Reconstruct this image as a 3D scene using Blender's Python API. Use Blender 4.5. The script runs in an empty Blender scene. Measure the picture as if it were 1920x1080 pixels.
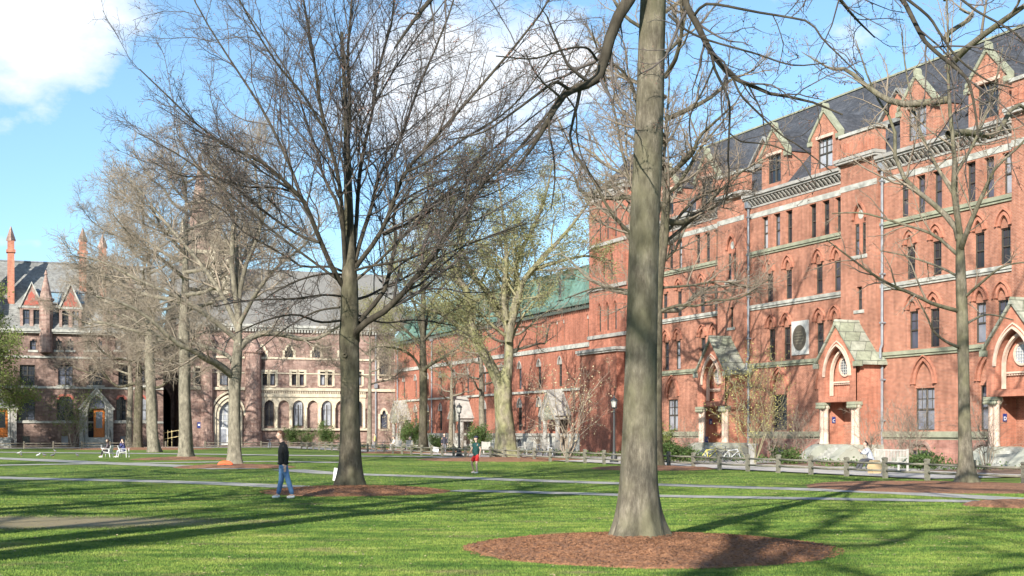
import bpy, math, random
import numpy as np
from mathutils import Vector, Matrix
from mathutils.geometry import tessellate_polygon
PI = math.pi
F = 2500.0; H = 1.83; HZ = 810.0
S = bpy.context.scene
COL = S.collection
R = random.Random(7)

def G(px, py, z=0.0):                       # ground point seen at that place of the photograph
    Y = F*(H-z)/(py-HZ)
    return ((px-960)/F*Y, Y)
def at(px, py, Y):
    return ((px-960)/F*Y, Y, H+(HZ-py)*Y/F)

# ------------------------------------------------------------------ materials
def newmat(name):
    m = bpy.data.materials.new(name); m.use_nodes = True
    nt = m.node_tree; nt.nodes.clear()
    out = nt.nodes.new('ShaderNodeOutputMaterial'); b = nt.nodes.new('ShaderNodeBsdfPrincipled')
    nt.links.new(b.outputs[0], out.inputs[0])
    return m, nt, b
def N(nt, t, **k):
    n = nt.nodes.new(t)
    for a, v in k.items(): setattr(n, a, v)
    return n
def noise(nt, vec, scale, detail=4, rough=.55):
    n = N(nt, 'ShaderNodeTexNoise'); n.inputs['Scale'].default_value = scale
    n.inputs['Detail'].default_value = detail; n.inputs['Roughness'].default_value = rough
    nt.links.new(vec, n.inputs['Vector']); return n.outputs['Fac']
def ramp(nt, fac, stops):
    r = N(nt, 'ShaderNodeValToRGB'); e = r.color_ramp.elements
    while len(e) < len(stops): e.new(.5)
    for i, (p, c) in enumerate(stops):
        e[i].position = p; e[i].color = (c[0], c[1], c[2], 1) if not isinstance(c, (int, float)) else (c, c, c, 1)
    nt.links.new(fac, r.inputs[0]); return r.outputs[0]
def mix(nt, fac, a, b, mode='MIX'):
    n = N(nt, 'ShaderNodeMix', data_type='RGBA', blend_type=mode)
    if isinstance(fac, (int, float)): n.inputs[0].default_value = fac
    else: nt.links.new(fac, n.inputs[0])
    for i, v in ((6, a), (7, b)):
        if isinstance(v, tuple): n.inputs[i].default_value = (*v[:3], 1)
        else: nt.links.new(v, n.inputs[i])
    return n.outputs[2]
def mth(nt, op, a, b=None):
    n = N(nt, 'ShaderNodeMath', operation=op)
    for i, v in enumerate((a, b)):
        if v is None: continue
        if isinstance(v, (int, float)): n.inputs[i].default_value = v
        else: nt.links.new(v, n.inputs[i])
    return n.outputs[0]
def coords(nt, scale=(1, 1, 1), world=False):
    tc = N(nt, 'ShaderNodeNewGeometry').outputs['Position'] if world else N(nt, 'ShaderNodeTexCoord').outputs['Object']
    mp = N(nt, 'ShaderNodeMapping'); mp.inputs['Scale'].default_value = scale
    nt.links.new(tc, mp.inputs[0]); return mp.outputs[0]
def bump(nt, b, h, s, d=.02):
    n = N(nt, 'ShaderNodeBump'); n.inputs['Strength'].default_value = s; n.inputs['Distance'].default_value = d
    nt.links.new(h, n.inputs['Height']); nt.links.new(n.outputs[0], b.inputs['Normal'])

def plain(name, c, rough=.7, var=.2, scale=6, metal=0, bmp=0, stretch=(1, 1, 1)):
    m, nt, b = newmat(name)
    v = coords(nt, stretch)
    f = noise(nt, v, scale)
    c1 = tuple(x*(1-var) for x in c); c2 = tuple(min(1, x*(1+var)) for x in c)
    nt.links.new(ramp(nt, f, [(.3, c1), (.7, c2)]), b.inputs['Base Color'])
    b.inputs['Roughness'].default_value = rough; b.inputs['Metallic'].default_value = metal
    if bmp: bump(nt, b, f, bmp)
    return m
def masonry(name, ca, cb, mortar, bw, rh, ms=.012, stain=.25, big=.35, tint=None, bm=.3):
    m, nt, b = newmat(name)
    tc = N(nt, 'ShaderNodeTexCoord'); sp = N(nt, 'ShaderNodeSeparateXYZ'); nt.links.new(tc.outputs['Object'], sp.inputs[0])
    cx = N(nt, 'ShaderNodeCombineXYZ'); nt.links.new(mth(nt, 'ADD', sp.outputs[0], sp.outputs[1]), cx.inputs[0]); nt.links.new(sp.outputs[2], cx.inputs[1])
    br = N(nt, 'ShaderNodeTexBrick'); br.inputs['Scale'].default_value = 1
    br.inputs['Brick Width'].default_value = bw; br.inputs['Row Height'].default_value = rh
    br.inputs['Mortar Size'].default_value = ms; br.inputs['Mortar Smooth'].default_value = .3
    br.inputs['Color1'].default_value = (*ca, 1); br.inputs['Color2'].default_value = (*cb, 1); br.inputs['Mortar'].default_value = (*mortar, 1)
    nt.links.new(cx.outputs[0], br.inputs['Vector'])
    f = noise(nt, tc.outputs['Object'], big, 5, .6)
    c = mix(nt, 1.0, br.outputs['Color'], ramp(nt, f, [(.3, 1-stain), (.7, 1+stain*.4)]), 'MULTIPLY')
    f2 = noise(nt, coords(nt, (3.2, 3.2, .35)), 1.0, 5, .6)
    c = mix(nt, 1.0, c, ramp(nt, f2, [(.25, .66), (.6, 1.06)]), 'MULTIPLY')
    f3 = noise(nt, coords(nt, (1, 1, 2.5)), 2.2, 4, .6)
    c = mix(nt, 1.0, c, ramp(nt, f3, [(.3, .76), (.62, 1.08)]), 'MULTIPLY')
    if tint:
        f4 = noise(nt, tc.outputs['Object'], 1.7, 4)
        c = mix(nt, ramp(nt, f4, [(.52, 0.0), (.66, 1.0)]), c, tint)
    nt.links.new(c, b.inputs['Base Color']); b.inputs['Roughness'].default_value = .88
    b.inputs['Specular IOR Level'].default_value = .2
    bump(nt, b, br.outputs['Fac'], -bm, .01)
    return m
def bark(name, ca, cb, cc, sc=1.0, strength=.8, moss=None):
    m, nt, b = newmat(name)
    v = coords(nt, (12*sc, 12*sc, 3.0*sc)); w = coords(nt, (1, 1, .6))
    f = noise(nt, v, 1.6, 10, .78); f2 = noise(nt, w, 1.6, 4)
    c = ramp(nt, f, [(.3, ca), (.52, cb), (.72, cc)])
    c = mix(nt, ramp(nt, f2, [(.40, 0.0), (.60, .85)]), c, moss or tuple(.8*x for x in cb))
    f3 = noise(nt, w, 4.5, 5)
    c = mix(nt, 1.0, c, ramp(nt, f3, [(.3, .62), (.65, 1.15)]), 'MULTIPLY')
    f5 = noise(nt, coords(nt, (3, 3, 1.4)), 2.0, 3)
    c = mix(nt, 1.0, c, ramp(nt, f5, [(.32, .7), (.5, 1.0), (.7, 1.15)]), 'MULTIPLY')
    nt.links.new(c, b.inputs['Base Color']); b.inputs['Roughness'].default_value = .9
    b.inputs['Specular IOR Level'].default_value = .15
    bump(nt, b, f, strength, .03)
    return m
MAT = {}
def build_materials():
    M = MAT
    M['brick'] = masonry('red_brick', (.425, .178, .112), (.33, .13, .085), (.42, .26, .20), .22, .078, .012, tint=None, bm=.2)
    M['brick2'] = masonry('deep_red_brick', (.44, .145, .088), (.35, .11, .068), (.36, .21, .16), .24, .08, .014)
    M['brickorange'] = masonry('orange_brick', (.50, .20, .13), (.45, .175, .115), (.42, .22, .16), .22, .078)
    M['pinkstone'] = masonry('pink_sandstone', (.46, .25, .20), (.36, .18, .145), (.33, .2, .17), .55, .3, .012, .3)
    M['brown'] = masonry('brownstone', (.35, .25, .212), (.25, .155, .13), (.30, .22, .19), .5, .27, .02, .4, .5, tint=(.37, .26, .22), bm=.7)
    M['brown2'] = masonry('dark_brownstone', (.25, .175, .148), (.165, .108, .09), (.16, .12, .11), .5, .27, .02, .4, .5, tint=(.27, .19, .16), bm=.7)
    M['cream'] = plain('cream_stone', (.52, .46, .35), .85, .22, 2.5, bmp=.2)
    M['grey'] = plain('grey_stone', (.36, .36, .33), .88, .35, 2.0, bmp=.3)
    M['greymoss'] = plain('mossy_stone', (.25, .26, .19), .9, .25, 1.6, bmp=.3)
    M['palestone'] = plain('pale_stone', (.31, .30, .28), .85, .25, 2.0, bmp=.2)
    M['terra'] = plain('terracotta_pier', (.56, .42, .34), .85, .15, 3, bmp=.15)
    M['slate'] = masonry('slate', (.085, .09, .105), (.06, .066, .08), (.045, .05, .06), .35, .22, .012, .3)
    M['slate2'] = masonry('weathered_slate', (.27, .275, .26), (.21, .215, .21), (.15, .15, .15), .4, .25, .012, .25)
    M['smoothstone'] = plain('weathered_render', (.30, .31, .265), .9, .16, 1.0, bmp=.05)
    M['slabs'] = masonry('stone_slabs', (.36, .37, .31), (.25, .27, .20), (.14, .15, .12), 1.1, .62, .03, .35)
    M['copper'] = plain('verdigris_copper', (.10, .185, .155), .8, .35, 1.4, stretch=(2, 2, .5))
    M['lead'] = plain('lead_pipe', (.25, .27, .30), .5, .2, 3, .3)
    M['frame'] = plain('window_frame', (.055, .05, .042), .6, .2, 4)
    M['palewood'] = plain('pale_frame', (.55, .56, .54), .6, .15, 4)
    M['iron'] = plain('black_iron', (.03, .032, .034), .45, .3, 8)
    M['woodgrey'] = plain('weathered_wood', (.155, .145, .112), .85, .35, 5, bmp=.4, stretch=(1, 1, 4))
    M['wooddark'] = plain('damp_wood', (.13, .115, .09), .85, .35, 5, bmp=.4)
    M['teak'] = plain('silvered_teak', (.42, .405, .37), .8, .2, 5)
    M['orangewood'] = plain('varnished_oak', (.50, .15, .025), .35, .3, 3, stretch=(6, 6, 1))
    M['darkdoor'] = plain('dark_door', (.05, .03, .022), .5, .3, 3)
    M['whiteplastic'] = plain('white_plastic', (.6, .6, .6), .4, .04, 3)
    M['blue'] = plain('blue_sign', (.02, .035, .17), .4, .1, 3)
    M['whitepaint'] = plain('white_paint', (.8, .8, .8), .5, .03, 3)
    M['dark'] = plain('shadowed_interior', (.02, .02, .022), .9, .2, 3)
    M['concrete'] = plain('concrete_path', (.29, .285, .26), .9, .35, 1.6, bmp=.1)
    M['paving'] = plain('pale_paving', (.40, .38, .35), .9, .2, .6, bmp=.1)
    M['soil'] = plain('garden_soil', (.16, .10, .065), .95, .4, 1.2, bmp=.6)
    # glass with a different depth of darkness behind every pane
    m, nt, b = newmat('window_glass')
    oi = N(nt, 'ShaderNodeObjectInfo')
    f = noise(nt, coords(nt), 1.3, 3)
    s = mth(nt, 'ADD', mth(nt, 'MULTIPLY', oi.outputs['Random'], .75), mth(nt, 'MULTIPLY', f, .25))
    nt.links.new(ramp(nt, s, [(.0, (.012, .015, .02)), (.45, (.03, .035, .045)), (.62, (.08, .09, .13)), (.85, (.34, .36, .40))]), b.inputs['Base Color'])
    b.inputs['Roughness'].default_value = .12; b.inputs['Specular IOR Level'].default_value = .6
    bump(nt, b, noise(nt, coords(nt), 2.5, 2), .12, .02)
    M['glass'] = m
    # bark
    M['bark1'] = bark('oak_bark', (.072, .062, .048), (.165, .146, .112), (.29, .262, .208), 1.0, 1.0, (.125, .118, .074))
    M['bark2'] = bark('grey_bark', (.052, .045, .034), (.112, .098, .072), (.18, .158, .118), .8, .9, (.085, .08, .05))
    M['bark3'] = bark('pale_bark', (.12, .105, .08), (.215, .195, .15), (.31, .28, .215), .6, .8)
    M['bark4'] = bark('elm_bark', (.12, .105, .078), (.22, .195, .145), (.31, .275, .205), .6, .9, (.22, .215, .11))
    M['twigdark'] = plain('dark_twigs', (.075, .064, .058), .9, .35, .6)
    M['twigtan'] = plain('tan_twigs', (.24, .20, .155), .9, .3, .5)
    M['twiggrey'] = plain('grey_twigs', (.21, .17, .13), .9, .3, .5)
    M['twigolive'] = plain('olive_twigs', (.24, .22, .13), .9, .3, .5)
    def leafm(name, a, b_, tr=.35):
        m, nt, b = newmat(name)
        f = noise(nt, coords(nt), .9, 4); f2 = noise(nt, coords(nt), 11, 2)
        c = ramp(nt, mth(nt, 'ADD', mth(nt, 'MULTIPLY', f, .6), mth(nt, 'MULTIPLY', f2, .4)), [(.35, a), (.62, b_)])
        nt.links.new(c, b.inputs['Base Color']); b.inputs['Roughness'].default_value = .7
        t = N(nt, 'ShaderNodeBsdfTranslucent'); nt.links.new(c, t.inputs[0])
        ms = N(nt, 'ShaderNodeMixShader'); ms.inputs[0].default_value = tr
        nt.links.new(b.outputs[0], ms.inputs[1]); nt.links.new(t.outputs[0], ms.inputs[2])
        nt.links.new(ms.outputs[0], [n for n in nt.nodes if n.type == 'OUTPUT_MATERIAL'][0].inputs[0])
        return m
    M['budgreen'] = leafm('opening_leaves', (.17, .175, .07), (.31, .31, .14))
    M['limbdark'] = bark('shaded_limb_bark', (.028, .024, .019), (.062, .054, .041), (.105, .092, .068), .6, .7)  # dark young bark, with the shade of the crown also put into the colour
    M['budred'] = leafm('red_buds', (.16, .08, .07), (.30, .17, .13), .2)
    M['leafgreen'] = leafm('spring_leaves', (.10, .15, .03), (.24, .30, .08))
    M['evergreen'] = leafm('shrub_leaves', (.04, .08, .02), (.11, .18, .04))
    M['forsythia'] = leafm('yellow_blossom', (.34, .32, .09), (.52, .48, .18))
    M['blossom'] = leafm('cream_blossom', (.38, .33, .17), (.62, .56, .38))
    # grass: one position-driven material shared by the lawn and its blades
    def grass(name, k=1.0):
        m, nt, b = newmat(name)
        p = coords(nt, (1, 1, 1), True)
        f1 = noise(nt, coords(nt, (.55, 1.3, 1), True), 1.0, 7, .68); f2 = noise(nt, p, 7, 4, .7); f3 = noise(nt, p, .12, 3)
        s = mth(nt, 'ADD', mth(nt, 'ADD', mth(nt, 'MULTIPLY', f1, .55), mth(nt, 'MULTIPLY', f2, .3)), mth(nt, 'MULTIPLY', f3, .15))
        c = ramp(nt, s, [(.40, (.036*k, .078*k, .016*k)), (.465, (.068*k, .122*k, .024*k)), (.51, (.108*k, .163*k, .032*k)), (.56, (.165*k, .21*k, .045*k)), (.65, (.23*k, .245*k, .085*k))])
        # worn bare patch on the left and a few small ones
        sp = N(nt, 'ShaderNodeSeparateXYZ'); nt.links.new(p, sp.inputs[0])
        dx = mth(nt, 'DIVIDE', mth(nt, 'ADD', sp.outputs[0], 11.0), 6.0); dy = mth(nt, 'DIVIDE', mth(nt, 'SUBTRACT', sp.outputs[1], 27.0), 2.3)
        d = mth(nt, 'ADD', mth(nt, 'MULTIPLY', dx, dx), mth(nt, 'MULTIPLY', dy, dy))
        d = mth(nt, 'ADD', d, mth(nt, 'MULTIPLY', mth(nt, 'SUBTRACT', f2, .5), 2.6))
        c = mix(nt, ramp(nt, d, [(.35, .85), (1.15, 0.0)]), c, (.27, .21, .14))
        f4 = noise(nt, coords(nt, (.5, 1, 1), True), .9, 5, .7)
        c = mix(nt, ramp(nt, f4, [(.56, 0.0), (.68, .75)]), c, (.20, .17, .085))
        nt.links.new(c, b.inputs['Base Color']); b.inputs['Roughness'].default_value = .85
        b.inputs['Specular IOR Level'].default_value = .15
        if name == 'lawn': bump(nt, b, noise(nt, p, 22, 3, .7), .8, .04)
        return m
    M['lawn'] = grass('lawn', 1.1); M['blades'] = grass('grass_blades', 1.25)
    m, nt, b = newmat('wood_mulch')
    p = coords(nt, (1, 1, 1), True)
    f = noise(nt, p, 14, 5, .75); f2 = noise(nt, p, 1.1, 3)
    c = ramp(nt, f, [(.3, (.10, .045, .025)), (.5, (.235, .11, .055)), (.72, (.38, .205, .115))])
    c = mix(nt, 1.0, c, ramp(nt, f2, [(.3, .8), (.7, 1.15)]), 'MULTIPLY')
    nt.links.new(c, b.inputs['Base Color']); b.inputs['Roughness'].default_value = .95
    bump(nt, b, f, 1.0, .05)
    M['mulch'] = m
build_materials()
def colour(name, c, rough=.8, var=.12):
    k = 'c_'+name
    if k not in MAT: MAT[k] = plain(name, c, rough, var, 5, bmp=.15)
    return MAT[k]

# ------------------------------------------------------------------ mesh helpers
class MB:
    def __init__(s): s.v = []; s.f = []
    def add(s, vs, fs):
        o = len(s.v); s.v += [tuple(v) for v in vs]; s.f += [tuple(i+o for i in f) for f in fs]; return s
    def box(s, x0, x1, y0, y1, z0, z1):
        return s.add([(x0, y0, z0), (x1, y0, z0), (x1, y1, z0), (x0, y1, z0), (x0, y0, z1), (x1, y0, z1), (x1, y1, z1), (x0, y1, z1)],
                     [(0, 3, 2, 1), (4, 5, 6, 7), (0, 1, 5, 4), (1, 2, 6, 5), (2, 3, 7, 6), (3, 0, 4, 7)])
    def prism(s, loop, y0, y1):              # (x, z) outline extruded along y
        n = len(loop); vs = [(x, y0, z) for x, z in loop]+[(x, y1, z) for x, z in loop]
        tr = tessellate_polygon([[Vector((x, z, 0)) for x, z in loop]])
        fs = [tuple(t) for t in tr]+[tuple(i+n for i in reversed(t)) for t in tr]+[(i, (i+1) % n, (i+1) % n+n, i+n) for i in range(n)]
        return s.add(vs, fs)
    def prismx(s, loop, x0, x1):             # (y, z) outline extruded along x
        n = len(loop); vs = [(x0, y, z) for y, z in loop]+[(x1, y, z) for y, z in loop]
        tr = tessellate_polygon([[Vector((y, z, 0)) for y, z in loop]])
        fs = [tuple(t) for t in tr]+[tuple(i+n for i in reversed(t)) for t in tr]+[(i, (i+1) % n, (i+1) % n+n, i+n) for i in range(n)]
        return s.add(vs, fs)
    def tube(s, pts, rads, n=8, cap=True):
        pts = [Vector(p) for p in pts]; K = len(pts)
        if isinstance(rads, (int, float)): rads = [rads]*K
        vs = []; u = None
        for i, p in enumerate(pts):
            t = (pts[min(i+1, K-1)]-pts[max(i-1, 0)]).normalized()
            if u is None: u = t.orthogonal().normalized()
            u = (u-t*u.dot(t)).normalized(); w = t.cross(u)
            vs += [p+(u*math.cos(a)+w*math.sin(a))*rads[i] for a in (2*PI*k/n for k in range(n))]
        fs = [(i*n+k, i*n+(k+1) % n, (i+1)*n+(k+1) % n, (i+1)*n+k) for i in range(K-1) for k in range(n)]
        if cap: fs += [tuple(reversed(range(n))), tuple(range((K-1)*n, K*n))]
        return s.add(vs, fs)
    def lathe(s, prof, c=(0, 0, 0), n=12):
        vs = [(c[0]+r*math.cos(2*PI*k/n), c[1]+r*math.sin(2*PI*k/n), c[2]+z) for r, z in prof for k in range(n)]
        K = len(prof)
        fs = [(i*n+k, i*n+(k+1) % n, (i+1)*n+(k+1) % n, (i+1)*n+k) for i in range(K-1) for k in range(n)]
        fs += [tuple(reversed(range(n))), tuple(range((K-1)*n, K*n))]
        return s.add(vs, fs)
    def ribbon(s, loop, w, y0, y1, closed=False):   # a moulding of width w following an (x, z) path, y0..y1 deep
        n = len(loop); out = []
        for i, (x, z) in enumerate(loop):
            a = loop[max(i-1, 0)]; b = loop[min(i+1, n-1)]
            tx, tz = b[0]-a[0], b[1]-a[1]; l = math.hypot(tx, tz) or 1
            out.append((x-tz/l*w, z+tx/l*w))
        vs = []
        for (x, z), (X, Z) in zip(loop, out): vs += [(x, y0, z), (X, y0, Z), (X, y1, Z), (x, y1, z)]
        fs = []
        for i in range(n-1):
            for k in range(4): fs.append((4*i+k, 4*i+(k+1) % 4, 4*i+4+(k+1) % 4, 4*i+4+k))
        fs += [(3, 2, 1, 0), tuple(4*(n-1)+k for k in range(4))]
        return s.add(vs, fs)
    def panel(s, outer, holes, y, depth):    # wall face at y with holes and their reveals
        loops = [[Vector((x, z, 0)) for x, z in l] for l in [outer]+holes]
        flat = [(x, y, z) for l in [outer]+holes for x, z in l]
        s.add(flat, [tuple(t) for t in tessellate_polygon(loops)])
        for h in holes:
            n = len(h); s.add([(x, y, z) for x, z in h]+[(x, y+depth, z) for x, z in h], [(i, i+n, (i+1) % n+n, (i+1) % n) for i in range(n)])
        return s
    def mesh(s, name, smooth=False):
        me = bpy.data.meshes.new(name); me.from_pydata(s.v, [], s.f); me.update()
        if smooth: me.polygons.foreach_set('use_smooth', [True]*len(me.polygons))
        return me
def obj(name, me, m=None, parent=None, smooth=False, loc=None, rz=0):
    if isinstance(me, MB): me = me.mesh(name, smooth)
    if m is not None and not me.materials: me.materials.append(MAT[m] if isinstance(m, str) else m)
    o = bpy.data.objects.new(name, me); COL.objects.link(o)
    if parent: o.parent = parent
    if loc: o.location = loc
    if rz: o.rotation_euler = (0, 0, rz)
    return o
def tag(o, label, cat, group=None):
    o['label'] = label; o['category'] = cat
    if group: o['group'] = group
    return o
def thing(name, label, cat, loc=(0, 0, 0), rz=0, group=None):
    o = bpy.data.objects.new(name, None); COL.objects.link(o); o.location = loc; o.rotation_euler = (0, 0, rz)
    o.empty_display_size = .3
    return tag(o, label, cat, group)
def struct(o, kind='structure'):
    o['kind'] = kind; return o
def npmesh(name, V, Fq, smooth=True, nv=4):
    me = bpy.data.meshes.new(name); V = np.asarray(V, dtype=np.float32).reshape(-1, 3); Fq = np.asarray(Fq, dtype=np.int32)
    me.vertices.add(len(V)); me.vertices.foreach_set('co', V.ravel())
    me.loops.add(Fq.size); me.loops.foreach_set('vertex_index', Fq.ravel())
    me.polygons.add(len(Fq)); me.polygons.foreach_set('loop_start', np.arange(0, Fq.size, nv, dtype=np.int32))
    me.update(calc_edges=True)
    if smooth: me.polygons.foreach_set('use_smooth', np.ones(len(Fq), dtype=bool))
    return me
def parch(w, zs, za, n=8, x=0.0):            # left spring -> apex -> right spring of a pointed arch
    Hh = za-zs; Rr = (w*w/4+Hh*Hh)/w; cx = -w/2+Rr; a1 = math.atan2(Hh, 0-cx)
    L = []
    for i in range(n+1):
        a = PI+(a1-PI)*i/n; L.append((cx+Rr*math.cos(a), zs+Rr*math.sin(a)))
    return [(x+p, q) for p, q in L]+[(x-p, q) for p, q in reversed(L[:-1])]
def archloop(w, z0, zs, za, x=0.0, n=6):
    return [(x-w/2, z0)]+parch(w, zs, za, n, x)+[(x+w/2, z0)]
def rect(x0, x1, z0, z1): return [(x0, z0), (x0, z1), (x1, z1), (x1, z0)]
# ------------------------------------------------------------------ trees
def nrm(a): return a/np.maximum(np.linalg.norm(a, axis=-1, keepdims=True), 1e-9)
def tubes(P, Rd, Sd):
    Nn, K, _ = P.shape
    T = np.empty_like(P); T[:, 1:-1] = P[:, 2:]-P[:, :-2]; T[:, 0] = P[:, 1]-P[:, 0]; T[:, -1] = P[:, -1]-P[:, -2]; T = nrm(T)
    m = nrm(P[:, -1]-P[:, 0]); ref = np.where(np.abs(m[:, 2:3]) > .8, np.array([[1., 0, 0]]), np.array([[0, 0, 1.]]))[:, None, :]
    B = nrm(np.cross(T, np.broadcast_to(ref, T.shape))); C = np.cross(B, T)
    a = np.arange(Sd)*2*PI/Sd
    V = P[:, :, None]+Rd[:, :, None, None]*(B[:, :, None]*np.cos(a)[None, None, :, None]+C[:, :, None]*np.sin(a)[None, None, :, None])
    base = (np.arange(Nn)*K*Sd)[:, None, None]; k = (np.arange(K-1)*Sd)[None, :, None]; s = np.arange(Sd)[None, None, :]; s2 = (np.arange(Sd)+1) % Sd; s2 = s2[None, None, :]
    Fq = np.stack([base+k+s, base+k+s2, base+k+Sd+s2, base+k+Sd+s], -1).reshape(-1, 4)
    return V.reshape(-1, 3), Fq
class Acc:
    def __init__(s): s.V = []; s.F = []; s.n = 0
    def add(s, VF):
        V, Fq = VF; s.V.append(V); s.F.append(Fq+s.n); s.n += len(V)
    def mesh(s, name, nv=4, smooth=True): return npmesh(name, np.concatenate(s.V), np.concatenate(s.F), smooth, nv)
def spawn(P, Rd, n, rng, t0=.2, t1=.97, ang=(25, 60), lf=.45, lmin=.25, rf=.55, tip=.005, K=5, wander=.16, up=.05, fall=.55):
    Nn, Kp, _ = P.shape
    L = np.linalg.norm(np.diff(P, axis=1), axis=2).sum(1)
    t = t0+(t1-t0)*(np.arange(n)[None, :]+rng.random((Nn, n)))/n
    f = t*(Kp-1); i = np.minimum(f.astype(int), Kp-2); w = (f-i)[..., None]; row = np.arange(Nn)[:, None]
    pos = P[row, i]*(1-w)+P[row, i+1]*w; T = nrm(P[row, i+1]-P[row, i]); r = Rd[row, i]*(1-w[..., 0])+Rd[row, i+1]*w[..., 0]
    ref = np.where(np.abs(T[..., 2:3]) > .85, np.array([1., 0, 0]), np.array([0, 0, 1.]))
    B = nrm(np.cross(T, ref)); C = np.cross(B, T)
    az = (np.arange(n)*2.4)[None, :]+rng.random((Nn, n))*1.3+rng.random((Nn, 1))*6.3
    a = np.radians(ang[0]+(ang[1]-ang[0])*rng.random((Nn, n)))
    D = T*np.cos(a)[..., None]+(B*np.cos(az)[..., None]+C*np.sin(az)[..., None])*np.sin(a)[..., None]
    ln = np.maximum(L[:, None]*lf*(1-fall*t)*(.6+.8*rng.random((Nn, n))), lmin)
    D = D.reshape(-1, 3); pos = pos.reshape(-1, 3); ln = ln.reshape(-1); r = r.reshape(-1)
    keep = rng.random(len(D)) < np.repeat(np.clip(L/(np.percentile(L, 75)*1.02), .12, 1), n)
    D, pos, ln, r = D[keep], pos[keep], ln[keep], r[keep]
    out = np.empty((len(D), K, 3)); out[:, 0] = pos; d = D
    for k in range(1, K):
        d = nrm(d+rng.normal(size=d.shape)*wander+np.array([0, 0, up])); out[:, k] = out[:, k-1]+d*(ln/(K-1))[:, None]
    r0 = np.minimum(r*rf, ln*.018+.004); r0 = np.maximum(r0, tip)
    rr = r0[:, None]*(1-np.linspace(0, 1, K)[None, :]**1.1)+tip*np.linspace(0, 1, K)[None, :]
    return out, rr
def catmull(pts, K):
    P = np.array(pts, float); n = len(P)
    Q = np.vstack([2*P[0]-P[1], P, 2*P[-1]-P[-2]])
    out = []
    for s in np.linspace(0, n-1-1e-6, K):
        i = int(s); t = s-i; a, b, c, d = Q[i], Q[i+1], Q[i+2], Q[i+3]
        out.append(.5*((2*b)+(-a+c)*t+(2*a-5*b+4*c-d)*t*t+(-a+3*b-3*c+d)*t**3))
    return np.array(out)
def leafcards(ends, n, spread, size, rng, flat=0.0):
    idx = rng.integers(0, len(ends), n); c = ends[idx]+rng.normal(size=(n, 3))*spread
    a = nrm(rng.normal(size=(n, 3))); b = nrm(np.cross(a, rng.normal(size=(n, 3))))
    s = (size*(.5+rng.random(n)))[:, None]
    V = np.stack([c-a*s*.5, c+b*s*.42, c+a*s*.6, c-b*s*.42], 1).reshape(-1, 3)
    return V, np.arange(n*4).reshape(-1, 4)
def trunk_mesh(acc, pts, rads, Sd=24, K=60, flare=1.0, seed=1, lump=.03):
    rng = np.random.default_rng(seed)
    P = catmull([(*p, r) for p, r in zip(pts, rads)], K); r = P[:, 3]; P = P[:, :3]
    T = nrm(np.gradient(P, axis=0)); B = nrm(np.cross(T, np.array([0, 1., 0]))); C = np.cross(B, T)
    a = np.arange(Sd)*2*PI/Sd; zz = P[:, 2]
    mod = np.ones((K, Sd))
    for k in range(7):
        m = rng.integers(1, 7); mod += lump/(1+.3*m)*np.sin(m*a[None, :]+rng.random()*6.3+zz[:, None]*(rng.random()*3-1.5))*(1+rng.random())
    h = np.exp(-(np.maximum(zz, 0))/.45)[:, None]
    mod *= 1+flare*h*(.30+.22*np.sin(5*a+1+seed)[None, :]+.12*np.sin(3*a+seed)[None, :]+.08*np.sin(9*a)[None, :])
    R_ = r[:, None]*mod
    V = P[:, None]+R_[..., None]*(B[:, None]*np.cos(a)[None, :, None]+C[:, None]*np.sin(a)[None, :, None])
    k = (np.arange(K-1)*Sd)[:, None]; s = np.arange(Sd)[None, :]; s2 = ((np.arange(Sd)+1) % Sd)[None, :]
    acc.add((V.reshape(-1, 3), np.stack([k+s, k+s2, k+Sd+s2, k+Sd+s], -1).reshape(-1, 4)))
def knot(acc, c, r):                           # a healed branch scar
    MBk = MB().lathe([(.0, 0), (r*.45, .01), (r*.6, .04), (r, .05), (r*1.25, .0), (r*1.5, -.08)], n=10)
    V = np.array(MBk.v); V = np.stack([V[:, 0], -V[:, 2]*1.2, V[:, 1]], 1)+np.array(c)
    acc.add((V, np.array([f for f in MBk.f if len(f) == 4])))
def limbs_auto(rng, base, top, n, spread, r0, low=.3, kink=.1, K=12, droop=0.0, flat=1.0):
    """ascending main limbs leaving the stem between low and the top"""
    out = []; rad = []
    for i in range(n):
        t = low+(1-low)*(i+rng.random()*.5)/n; b = base+(top-base)*t
        az = 2.4*i+rng.random()*.9; L = spread*(1.0-.45*t)*(.8+.45*rng.random())
        rise = (.35+.9*t)*L*flat; e = np.array([math.cos(az), math.sin(az), 0])
        pts = [b]
        for k in range(1, 6):
            s = k/5; pts.append(b+e*L*s**.85+np.array([0, 0, 1])*(rise*s**1.25-droop*L*s**2)+rng.normal(size=3)*kink*L*.35)
        out.append(catmull(pts, K)); q = np.linspace(0, 1, K); rr = r0*(1-.55*t)*(1-q)**.8+.012; rad.append(rr)
    return np.array(out), np.array(rad)
LV_THIN = [dict(n=14, ang=(20, 60), lf=.38, lmin=1.0, K=6, wander=.14, up=.06, s=4, rf=.65, tip=.013),
          dict(n=10, ang=(25, 65), lf=.45, lmin=.6, K=4, wander=.18, up=.03, s=3, tip=.008),
          dict(n=8, ang=(25, 70), lf=.55, lmin=.35, K=3, wander=.2, up=.03, s=3, tip=.006, t0=.1)]
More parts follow.
